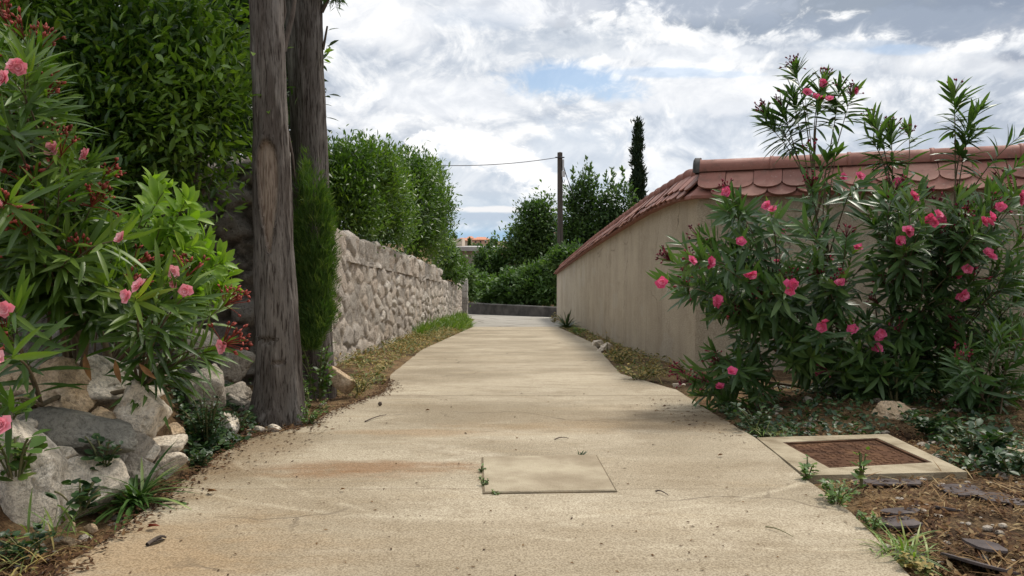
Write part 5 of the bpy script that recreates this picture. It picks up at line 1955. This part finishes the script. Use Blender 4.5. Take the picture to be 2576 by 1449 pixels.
# weeds
GW = 'weeds along the driveway edges'
W_ = [
    ('bushy weed with pale new leaves by the corner of the manhole surround', 2030, 1205, 55, 55, 'weed', 60, .03),
    ('tall stemmed weed in front of the rusty manhole cover', 2165, 1225, 105, 36, 'weed', 22, .045),
    ('spreading green weed filling the gap beside the driveway below the manhole', 2105, 1265, 60, 130, 'weed', 200, .022),
    ('brownish weed half way down the right driveway edge', 2195, 1330, 40, 80, 'weed', 110, .018),
    ('dry low weed close to the bottom of the right driveway edge', 2315, 1435, 36, 110, 'dry_grass', 110, .022),
    ('dark weed clump under the oleander left of the manhole', 1905, 1080, 62, 120, 'dark_weed', 220, .035),
    ('leafy dark weed left of the dark clump at the driveway edge', 1840, 1055, 40, 90, 'dark_weed', 120, .03),
    ('low plant with pale green leaves right of the manhole surround', 2450, 1150, 85, 200, 'dark_weed', 240, .05),
    ('dark leafy plant behind the manhole surround', 2330, 1085, 60, 160, 'dark_weed', 200, .045),
    ('broad leaved dark green plant among the oleander stems', 2255, 1035, 170, 170, 'dark_weed', 150, .085),
    ('small dark weed at the right picture edge', 2545, 1190, 60, 120, 'dark_weed', 120, .045),
    ('trailing weed at the foot of the front cypress', 770, 1065, 55, 130, 'weed', 220, .022),
    ('dark sprout against the right foot of the front cypress', 722, 1045, 70, 60, 'dark_weed', 110, .028),
    ('bright leafy weed between the two cypress trunks', 800, 1008, 150, 90, 'weed', 170, .055),
    ('lower leafy weed in front of the rear cypress', 785, 1022, 80, 70, 'weed', 90, .032),
    ('yellow green weed around the leaning stone', 905, 985, 42, 110, 'dry_grass', 200, .024),
    ('low weed by the small white rock at the drive edge', 500, 1172, 48, 70, 'dark_weed', 150, .024),
    ('dark ivy clump below the drooping oleander branch', 520, 1125, 145, 120, 'dark_weed', 340, .03),
    ('second ivy clump beside the lichen covered rock', 600, 1085, 60, 120, 'dark_weed', 190, .03),
    ('little succulent at the near left corner of the access hatch', 1215, 1222, 26, 34, 'weed', 60, .012),
    ('little succulent half way along the left side of the hatch', 1211, 1187, 20, 22, 'weed', 36, .012),
    ('tiny sprig on the front edge of the access hatch', 1245, 1243, 12, 30, 'weed', 30, .011),
    ('rusty weed clump on the verge at the near corner of the tan wall', 1610, 955, 48, 130, 'dry_grass', 220, .035),
    ('low dry weed beside the heap of mortar lumps', 1560, 915, 36, 90, 'dry_grass', 170, .04),
    ('thin tall weed standing against the tan wall', 1528, 880, 60, 14, 'dry_grass', 22, .03),
    ('green weed mat beside the agave', 1452, 842, 20, 60, 'grass', 160, .05),
    ('reddish weed behind the agave at the wall end', 1392, 812, 28, 34, 'dry_grass', 90, .07),
    ('dark weed at the very bottom of the left rock bank', 70, 1395, 60, 150, 'dark_weed', 110, .03),
]
for i, (lb, u, v, h, w, m_, n, s) in enumerate(W_):
    weed(lb, u, v, h, w, m_, 400 + i, n, s, group=GW, stems=max(4, n // 16))
# plants rooted between the rocks
LOBED = leaf_t(.7, 4, .1, .2, .6, .5)
for i, (lb, u, v, h, w, m_, n, s, y) in enumerate([
    ('lobed leaf geranium growing out over the left white boulder', 40, 1200, 130, 150, 'weed', 60, .055, 2.45),
    ('feathery leaf sprig in the middle of the rock bank', 262, 1170, 75, 110, 'dark_weed', 60, .035, 2.75),
    ('soft green sprig at the foot of the pale pitted boulder', 200, 1285, 75, 110, 'dark_weed', 50, .04, 2.48),
    ('small bright herb under the left picture edge flowers', 20, 1060, 60, 110, 'weed', 50, .04, 2.6)]):
    weed(lb, 0, 0, h, w, m_, 500 + i, n, s, LOBED, group='herbs rooted between the rocks', base=P(u, v, y), stems=9)

# ================================================================== STUFF: verges, litter, ground cover
def poly_scatter(poly, n, r):
    return np.array([G(*q) for q in inside(poly, n, r)])


def stuff(name, mats, polys, n, size, T, seed, flat=.3, up=0.0, hmax=0.0, tint=(0, 1), stretch=1.0, world=False):
    r = np.random.default_rng(seed)
    mb = MB()
    for poly, frac in polys:
        m_ = int(n * frac)
        if world:
            g = np.array([(*q, 0) for q in inside(poly, m_, r)])
        else:
            g = poly_scatter(poly, m_, r)
        g[:, 2] = np.maximum(gz(g[:, 0], g[:, 1]), -9) + up
        # patchiness
        keep = fbm(np.c_[g[:, :2] * 3.5, g[:, :1] * 0], 3, seed) > .4
        g = g[keep]
        m_ = len(g)
        g[:, 2] += r.random(m_) ** 2 * hmax
        az = r.random(m_) * 2 * PI
        d = np.c_[np.cos(az), np.sin(az) * stretch, r.normal(0, flat, m_) + (flat if hmax else 0)]
        scatter(mb, T, g, d, np.c_[r.normal(0, flat, (m_, 2)), np.ones(m_)], r.uniform(*size, m_), np.clip(tint[0] + (tint[1] - tint[0]) * r.random(m_), 0, 1))
    o = mb.build(name, mats)
    return tag(o, kind='stuff')


VERGE_L = [(-1.93, 7.4), (-1.93, 27.5), (-1.5, 24), (-1.12, 20.3), (-1.28, 14), (-1.36, 11), (-1.42, 9), (-1.3, 7.4), (-1.12, 6.6), (-1.2, 6.1), (-1.6, 6.2)]
o = stuff('dry_groundcover', M['dry_grass'], [(VERGE_L, 1)], 15000, (.03, .075), leaf_t(.3, 2, .3, .2), 1, .5, .0, .10, world=True)
o['label'] = 'yellow brown creeping groundcover on the verge below the rubble wall'
GR_ = leaf_t(.09, 3, .35, .2, .3)
o = stuff('grass', M['grass'], [([(-1.9, 19), (-1.9, 26.5), (-1.6, 25), (-1.1, 20.3), (-1.25, 17.5), (-1.6, 17)], .75), ([(-1.9, 14), (-1.9, 19), (-1.65, 18), (-1.7, 14)], .25)], 5000, (.14, .3), GR_, 2, .9, -.02, .12, (0, .85), world=True)
o['label'] = 'fresh green grass at the far end of the rubble wall'
DRY_R = [(1.45, 7.6), (1.2, 7.9), (1.5, 12.5), (1.3, 19.5), (1.55, 24), (1.75, 24), (1.9, 12), (1.95, 7.8)]
o = stuff('dry_weeds', M['dry_grass'], [(DRY_R, 1)], 3800, (.035, .08), leaf_t(.3, 2, .3, .2), 3, .5, 0, .08, world=True)
o['label'] = 'dry weedy strip between the drive and the tan wall'
FLAKE = leaf_t(.42, 2, .12, .3, .5)
STICK = leaf_t(.04, 2, .05, .1, .5)
LIT_R = [(2075, 1200), (2440, 1190), (2640, 1200), (2640, 1449), (2320, 1449), (2160, 1285)]
LIT_B = [(1830, 1050), (1950, 985), (2640, 985), (2640, 1200), (2440, 1188), (2232, 1092), (1902, 1100)]
LIT_L = [(500, 1175), (620, 1110), (830, 1040), (830, 985), (640, 1040), (480, 1120)]
LIT_L2 = [(150, 1449), (300, 1345), (430, 1240), (470, 1200), (420, 1190), (250, 1300), (0, 1380), (-60, 1449)]
o = stuff('leaf_litter', M['litter'], [(LIT_R, .17), (LIT_B, .36), (LIT_L, .22), (LIT_L2, .22)], 17000, (.01, .036), FLAKE, 4, .35, .006, .012)
o['label'] = 'dry brown leaf litter covering the bare soil'
o = stuff('dry_stalks', M['litter'], [(LIT_R, .6), (LIT_B, .2), (LIT_L2, .2)], 1100, (.05, .15), STICK, 5, .12, .008, .012, (.3, 1))
o['label'] = 'straw and fine dead stalks strewn on the soil'
o = stuff('ground_cover', M['dark_weed'], [(LIT_B, .7), ([(430, 1090), (560, 1050), (640, 1060), (640, 1100), (500, 1165)], .3)], 7000, (.018, .05), ROUND, 6, .4, .004, .07)
o['label'] = 'dark creeping ground cover under the shrubs'
o = stuff('ground_cover', M['dark_weed'], [([(-4.6, 1.2), (-2.0, 1.2), (-2.1, 3.2), (-2.2, 6.4), (-4.6, 6.4)], 1)], 4200, (.02, .06), ROUND, 16, .5, .004, .08, world=True)
o['label'] = 'low weeds over the soil behind the rock bank'
o = stuff('leaf_litter', M['litter'], [([(-4.6, 1.2), (-1.7, 1.2), (-2.2, 6.4), (-4.6, 6.4)], .5), ([(1.3, 1.2), (5, 1.2), (5, 6.6), (3, 6.6), (2.6, 3.6), (1.6, 2.6)], .5)], 6000, (.014, .05), FLAKE, 17, .35, .004, .012, world=True)
o['label'] = 'dead leaves scattered over the bare soil further from the drive'
# crumbs lying on the drive
r = np.random.default_rng(66)
mb = MB()
q = []
for pl, n in (([(300, 1449), (560, 1160), (980, 990), (1560, 990), (1950, 1120), (2250, 1449)], 200), ([(520, 1170), (820, 1050), (900, 1060), (600, 1200), (420, 1300)], 160), ([(1650, 985), (1800, 1040), (1900, 1100), (1800, 1110), (1600, 1020)], 120)):
    q += [G(*p, .003) for p in inside(pl, n, r)]
q = np.array(q)
az = r.random(len(q)) * 2 * PI
scatter(mb, FLAKE, q, np.c_[np.cos(az), np.sin(az), r.random(len(q)) * .2], np.c_[r.normal(0, .2, (len(q), 2)), np.ones(len(q))], r.uniform(.008, .028, len(q)) * np.clip(q[:, 1] / 4, .7, 2), r.random(len(q)) * .7)
o = mb.build('debris', M['litter'])
tag(o, 'scattered crumbs of dead leaves on the concrete', kind='stuff')
# litter drifted over the left edge of the slab
mb = MB()
ed_ = left_edge[(left_edge[:, 1] > 1.9) & (left_edge[:, 1] < 7)]
n_ = 2600
k_ = r.integers(0, len(ed_), n_)
q = ed_[k_] + np.c_[np.abs(r.normal(0, .045, n_)) * np.where(r.random(n_) < .75, 1, -1) - .015 + r.normal(0, .02, n_), r.normal(0, .06, n_)]
q = np.c_[q, -SLOPE * q[:, 1] + .004 + r.random(n_) * .008]
az = r.random(n_) * 2 * PI
scatter(mb, FLAKE, q, np.c_[np.cos(az), np.sin(az), r.normal(0, .2, n_)], np.c_[r.normal(0, .3, (n_, 2)), np.ones(n_)], r.uniform(.01, .032, n_), r.random(n_) * .6)
o = mb.build('edge_litter', M['litter'])
tag(o, 'dead leaves drifted along the left edge of the concrete', kind='stuff')
# gravel in the soil
mb = MB()
V0, F0 = ICO[2]
for pl, n, sz in ((LIT_B, 90, .03), (LIT_R, 60, .014), (LIT_L, 60, .022), (LIT_L2, 50, .02)):
    for g in poly_scatter(pl, n, r):
        s = sz * r.uniform(.4, 1.3)
        W = V0 * (1 + .5 * (fbm(V0 * 1.7 + r.random() * 50, 2, 1) - .5))[:, None] * np.array([1, r.uniform(.6, 1), r.uniform(.4, .7)]) * s
        mb.add(W + [g[0], g[1], gz(g[0], g[1]) + s * .2], F0, r.random())
o = mb.build('gravel', M['rock_shade'], smooth=False)
tag(o, 'small loose gravel in the soil', kind='stuff')

# broken slates on the soil
GS = 'broken slates on the soil'


def slate(u, v, wpx, hpx, seed, label, th=.008, lift=-.006, rot=0.0):
    r = np.random.default_rng(seed)
    c = G(u, v)
    y = c[1]
    hw = wpx / F * y / 2
    e = [G(u, v - hpx / 2)[1], G(u, v + hpx / 2)[1]]
    hd = abs(e[0] - e[1]) / 2
    m_ = 12
    a = np.sort(np.linspace(0, 2 * PI, m_, endpoint=False) + r.normal(0, .16, m_))
    rr = r.uniform(.75, 1.1, m_)
    sq = 1 / np.maximum(np.abs(np.cos(a)), np.abs(np.sin(a)))
    rr = rr * (.5 + .5 * sq)
    x_ = np.cos(a) * rr * hw
    y_ = np.sin(a) * rr * hd
    x2 = x_ * math.cos(rot) - y_ * math.sin(rot)
    y2 = x_ * math.sin(rot) + y_ * math.cos(rot)
    tilt = r.normal(0, .09, 2)
    z_ = -SLOPE * y2 + x2 * tilt[0] + y2 * tilt[1]
    zc_ = float(gz(c[0], y)) + lift + .012
    mb = MB()
    V = np.vstack([np.c_[x2, y2, z_ + th], np.c_[x2, y2, z_]])
    mb.add(V, [list(range(m_))])
    mb.f.append(np.array([[i, m_ + i, m_ + (i + 1) % m_, (i + 1) % m_] for i in range(m_)])); mb.mi.append(np.zeros(m_, np.int32))
    o = mb.build('slate', M['slate'], smooth=False)
    o.location = Vector((c[0], y, zc_))
    tag(o, label, 'slate', GS)


slate(2465, 1405, 190, 66, 1, 'largest broken dark slate at the bottom right')
slate(2478, 1381, 90, 24, 2, 'small slate lying on top of the largest one at the bottom right', lift=.018)
slate(2300, 1382, 95, 40, 3, 'grey slate between the grass tuft and the largest slate')
slate(2255, 1300, 95, 46, 4, 'grey slate half buried next to the brownish weed')
slate(2265, 1278, 105, 12, 5, 'narrow slate sliver in the middle of the bare soil')
slate(2390, 1272, 80, 12, 6, 'thin curved slate sliver right of the narrow one')
slate(2240, 1206, 200, 16, 7, 'long slate lying along the front of the manhole surround')
slate(2420, 1225, 110, 36, 8, 'slate by the right front corner of the manhole surround', rot=-.3)
slate(2510, 1245, 100, 30, 9, 'slate lying nearest the right picture edge')
slate(2360, 1440, 120, 24, 10, 'slate cut off by the bottom picture edge')
slate(2560, 1260, 60, 14, 12, 'tiny slate chip at the right picture edge')

# timber offcut, twigs, fallen leaves, cone
c = np.array([3.18, 3.95])
mb = MB()
box(mb, (-.2, -.03, 0), (.2, .03, .03))
o = mb.build('timber_offcut', plain_mat('old_timber', (.26, .2, .13), (.36, .29, .2), 6, .9, .4, 30, stretch=(.3, 4, 4)), smooth=False)
o.location = Vector((2.62, 3.78, float(gz(2.62, 3.78)) + .02))
o.rotation_euler = (0, .05, -.75)
tag(o, 'weathered timber offcut lying on the litter at the right edge', 'timber')
for i, (u0, v0, u1, v1, lb, rad) in enumerate([
    (918, 1060, 972, 1043, 'thin twig on the concrete right of the front cypress weeds', .0035),
    (1648, 1236, 1680, 1245, 'short dark twig lying right of the access hatch', .0032),
    (1395, 1105, 1430, 1102, 'faint twig on the drive behind the access hatch', .003),
    (1925, 1325, 1995, 1350, 'green leaf stalk fallen on the right of the drive', .002),
    (370, 1370, 418, 1352, 'curled dead leaf stalk on the concrete at lower left', .006)]):
    a, b = G(u0, v0, .006), G(u1, v1, .008)
    mb = MB()
    q = np.linspace(0, 1, 8)[:, None]
    pts = a + (b - a) * q
    pts[:, 1] += np.sin(q[:, 0] * PI) * .02
    pts[:, 2] += np.sin(q[:, 0] * PI) * rad
    tube(mb, pts, rad * (1.2 - .7 * q[:, 0]), 6)
    if i == 4:
        scatter(mb, leaf_t(.3, 4, .1, .9), np.array([a]), np.array([b - a]), np.array([[.1, -.3, 1]]), np.linalg.norm(b - a), .5)
    o = mb.build('twig', M['bark_plain' if i != 3 else 'stem_green'])
    tag(o, lb, 'twig', 'twigs fallen on the drive')
for i, (u, v, s, mat, lb) in enumerate([
    (370, 1327, .04, 'bud_salmon', 'red fallen petal on the concrete near the spider plant'),
    (520, 1238, .04, 'dead_leaf', 'curled brown leaf on the left part of the drive'),
    (1070, 1033, .03, 'dead_leaf', 'small dead leaf near the drive joint'),
    (1805, 1146, .025, 'dead_leaf', 'small brown leaf on the drive left of the manhole'),
    (855, 1232, .02, 'dead_leaf', 'brown crumpled leaf in the middle of the rust stain')]):
    mb = MB()
    r2 = np.random.default_rng(600 + i)
    p = G(u, v, .008)
    scatter(mb, leaf_t(.5, 4, .2, .8), np.array([p, p + [.004, .002, .002]]), np.array([[1, .3, .25], [.8, -.3, .4]]), np.array([[0, .2, 1], [.2, .3, 1]]), s, r2.random(2))
    o = mb.build('fallen_leaf', M[mat])
    tag(o, lb, 'leaf', 'leaves fallen on the drive')
W, Fc = rock_mesh((.016, .016, .018), 7, sub=3, rnd=.6, rough=.2)
mb = MB()
mb.add(W, Fc)
o = mb.build('cypress_cone', M['bark_plain'])
o.location = Vector(G(955, 1016, .015))
tag(o, 'round brown cypress cone on the concrete near the weeds', 'cone')
# hanging dead leaves of the left oleander
mb = MB()
pp_ = np.array([P(213, 890, 2.9), P(290, 905, 2.9), P(350, 915, 2.95)])
scatter(mb, leaf_t(.26, 4, .1, .5), pp_, np.array([[.15, 0, -1], [.1, .1, -1], [.6, 0, -.6]]), np.array([[0, -1, .2]] * 3), np.array([.11, .1, .09]), [.3, .5, .9])
ole = [o for o in bpy.data.objects if o.name.startswith('oleander') and 'rock bank' in o.get('label', '')][0]
rel(mb.build('dead_leaves', M['dead_leaf']), ole)

# ================================================================== SKY, SUN, CAMERA
SUN_AZ, SUN_EL = R(38), R(58)
sc = bpy.context.scene
w = bpy.data.worlds.new('World')
sc.world = w
w.use_nodes = True
nt = w.node_tree
nt.nodes.clear()
N = NT(nt)
out = N.n('ShaderNodeOutputWorld')
sky = N.n('ShaderNodeTexSky')
sky.sky_type = 'NISHITA'
sky.sun_disc = False
sky.sun_elevation = SUN_EL
sky.sun_rotation = SUN_AZ
sky.air_density = 1.0
sky.dust_density = .8
bg1 = N.n('ShaderNodeBackground')
N.link(sky.outputs[0], bg1.inputs[0])
bg1.inputs[1].default_value = .105
tc = N.n('ShaderNodeTexCoord')
sx = N.n('ShaderNodeSeparateXYZ')
N.link(tc.outputs['Generated'], sx.inputs[0])
X, Y, Z = sx.outputs
ay = N.math('MAXIMUM', N.math('ABSOLUTE', Y), .06)
gxx = N.math('DIVIDE', X, ay)
gyy = N.math('DIVIDE', Z, ay)


def vec(a, b, c, off=(0, 0, 0)):
    cb = N.n('ShaderNodeCombineXYZ')
    for i, (s, k) in enumerate(((X, a), (Y, b), (Z, c))):
        N.link(N.math('ADD', N.math('MULTIPLY', s, k), off[i]), cb.inputs[i])
    return cb.outputs[0]


n_big = N.noise(vec(2.6, 1.0, 7.0), 1.0, 5, .56, .35)
n_mid = N.noise(vec(11, 3, 16, (3, 1, 2)), 1.0, 6, .6, .5)
n_fine = N.noise(vec(34, 8, 50, (5, 2, 7)), 1.0, 4, .62, .6)
n_soft = N.noise(vec(1.6, 1, 5.0, (9, 4, 1)), 1.0, 3, .5, .2)


def U(px): return (px - CX) / F


def Vv(px): return (605 - px) / F


def ellm(cu, cv_, ru, rv, wob=.6, a=1.15, b=.55, src=None, skew=0.0):
    dx = N.math('DIVIDE', N.math('SUBTRACT', gxx, U(cu)), ru / F)
    yy = N.math('SUBTRACT', gyy, Vv(cv_))
    if skew:
        yy = N.math('SUBTRACT', yy, N.math('MULTIPLY', N.math('SUBTRACT', gxx, U(cu)), skew))
    dy = N.math('DIVIDE', yy, rv / F)
    e = N.math('SQRT', N.math('ADD', N.math('MULTIPLY', dx, dx), N.math('MULTIPLY', dy, dy)))
    nz = N.math('ADD', N.math('MULTIPLY', N.math('SUBTRACT', n_mid if src is None else src, .5), wob * 4), N.math('MULTIPLY', N.math('SUBTRACT', n_fine, .5), wob * 3))
    return N.ss(N.math('ADD', e, nz), a, b)


n_up = N.noise(vec(11, 3, 16, (3, 1, 2.0 + 16 * .013)), 1.0, 6, .6, .5)
vo = N.n('ShaderNodeTexVoronoi', feature='SMOOTH_F1')
N.link(vec(15, 4, 27, (1, 6, 3)), vo.inputs['Vector'])
vo.inputs['Scale'].default_value = 1.0
vo.inputs['Detail'].default_value = 1.0
vo.inputs['Roughness'].default_value = .55
puff = vo.outputs['Distance']
relief = N.math('ADD', N.math('MULTIPLY', N.math('SUBTRACT', n_mid, n_up), .42), N.math('MULTIPLY', N.math('SUBTRACT', .42, puff), .13))
mixn0 = N.math('ADD', N.math('MULTIPLY', n_big, .38), N.math('ADD', N.math('MULTIPLY', n_mid, .40), N.math('MULTIPLY', n_fine, .22)))
mixn = N.math('ADD', mixn0, relief)
cl = N.ramp(mixn, [(.37, (.44, .49, .57)), (.44, (.60, .64, .70)), (.495, (.76, .78, .81)), (.57, (.93, .935, .94))])
# bluish grey stripes low over the right horizon
lowr = N.math('MULTIPLY', N.ss(gyy, Vv(230), Vv(330)), N.ss(gxx, U(1500), U(1800)))
cl = N.mix(N.math('MULTIPLY', lowr, N.ss(n_soft, .42, .62, 0, .65)), cl, (.55, .63, .73, 1))
# grey bellies
for (cu, cv_, ru, rv, k, c) in [
    (1440, 125, 180, 50, .55, (.50, .555, .63, 1)), (1250, 150, 150, 40, .3, (.55, .60, .67, 1)), (1180, 60, 160, 30, .3, (.52, .6, .72, 1)),
    (2120, 20, 620, 85, .95, (.27, .32, .395, 1)), (1800, 25, 320, 45, .6, (.46, .51, .6, 1)), (2500, 60, 330, 80, .8, (.26, .31, .40, 1)), (2250, 70, 420, 45, .7, (.33, .385, .475, 1)),
    (2520, 155, 80, 24, .9, (.29, .335, .42, 1)), (1892, 134, 55, 12, .7, (.45, .50, .58, 1)), (2150, 125, 130, 18, .5, (.5, .58, .69, 1)), (1900, 330, 500, 60, .35, (.58, .645, .74, 1)),
    (900, 300, 200, 40, .3, (.6, .63, .69, 1)), (1100, 330, 160, 30, .35, (.6, .63, .68, 1))]:
    cl = N.mix(N.math('MULTIPLY', ellm(cu, cv_, ru, rv, .55), k), cl, c)
# bright banks
for (cu, cv_, ru, rv, k, c) in [
    (1700, 145, 200, 20, .55, (.84, .86, .89, 1)), (2100, 155, 90, 24, .7, (.82, .84, .87, 1)), (1850, 240, 330, 45, .6, (.86, .87, .89, 1)), (1150, 250, 220, 50, .55, (.88, .89, .91, 1)), (2420, 170, 200, 40, .5, (.82, .83, .85, 1)), (960, 60, 160, 70, .55, (.9, .9, .91, 1)), (1300, 30, 220, 40, .4, (.86, .87, .9, 1))]:
    cl = N.mix(N.math('MULTIPLY', ellm(cu, cv_, ru, rv, .6), k), cl, c)
# grey blue bank low down, the cumulus in front of it
cl = N.mix(N.math('MULTIPLY', ellm(1250, 500, 330, 90, .35), .85), cl, (.46, .555, .66, 1))
cl = N.mix(N.math('MULTIPLY', ellm(1440, 385, 130, 80, .4), .7), cl, (.60, .66, .74, 1))
cum = ellm(1225, 455, 205, 122, .2, 1.05, .97, n_mid, -.3)
inner = ellm(1200, 497, 180, 100, .5, 1.1, .6, None, -.3)
ccum = N.mix(inner, N.mix(N.ss(n_fine, .4, .6), (.86, .87, .89, 1), (.95, .95, .95, 1)), N.mix(N.ss(n_mid, .42, .58), (.53, .59, .67, 1), (.74, .77, .81, 1)))
cl = N.mix(N.math('MULTIPLY', cum, N.ss(gyy, Vv(545), Vv(470))), cl, ccum)
cl = N.mix(N.math('MULTIPLY', ellm(1270, 527, 190, 9, .35), .9), cl, (.84, .83, .83, 1))
cl = N.mix(N.math('MULTIPLY', ellm(1270, 545, 140, 10, .4), .5), cl, (.47, .53, .63, 1))
cl = N.mix(N.ss(gyy, Vv(560), Vv(592), 0, .85), cl, (.30, .48, .66, 1))
# overcast sky is brighter towards the zenith; unseen rear half dimmed for contrast
sky_gain = N.math('MULTIPLY', N.ss(Z, .36, .75, 1.0, 1.8), N.ss(Y, -.35, .15, .72, 1.0))
bgc = N.n('ShaderNodeBackground')
N.link(cl, bgc.inputs[0])
N.put(bgc.inputs[1], sky_gain)
# where the blue shows
gap = N.math('MAXIMUM', ellm(1430, 208, 170, 46, .45, 1.3, .5, None, -.05), N.math('MULTIPLY', ellm(1660, 190, 190, 16, .3), .6))
gap = N.math('MAXIMUM', gap, N.math('MULTIPLY', ellm(2250, 135, 90, 14, .4), .45))
gap = N.math('MAXIMUM', gap, N.math('MULTIPLY', ellm(1790, 195, 120, 10, .3), .45))
gap = N.math('MULTIPLY', gap, N.ss(Y, .0, .2))
mx = N.n('ShaderNodeMixShader')
N.link(N.math('MULTIPLY', gap, .88), mx.inputs[0])
N.link(bgc.outputs[0], mx.inputs[1])
N.link(bg1.outputs[0], mx.inputs[2])
N.link(mx.outputs[0], out.inputs[0])

sl_ = bpy.data.lights.new('Sun', 'SUN')
sl_.energy = 2.75
sl_.angle = R(11)
sl_.color = (1, .93, .82)
so = bpy.data.objects.new('Sun', sl_)
C.objects.link(so)
sd = Vector((math.sin(SUN_AZ) * math.cos(SUN_EL), math.cos(SUN_AZ) * math.cos(SUN_EL), math.sin(SUN_EL)))
so.rotation_euler = sd.to_track_quat('Z', 'Y').to_euler()

cam = bpy.data.cameras.new('Camera')
cam.lens = 36.0 * F / 2575.0
cam.sensor_width = 36
cam.clip_end = 6000
cam.clip_start = .05
co = bpy.data.objects.new('Camera', cam)
C.objects.link(co)
co.location = (0, 0, CAM_H)
co.rotation_euler = (PI / 2 - PITCH, 0, 0)
sc.camera = co

sc.view_settings.view_transform = 'Standard'
sc.view_settings.look = 'None'
sc.view_settings.exposure = 0.22
sc.view_settings.gamma = 1.0
sc.cycles.use_denoising = True
sc.cycles.max_bounces = 6
sc.cycles.transparent_max_bounces = 8
w.cycles.sampling_method = 'MANUAL'
w.cycles.sample_map_resolution = 512
sc.render.film_transparent = False
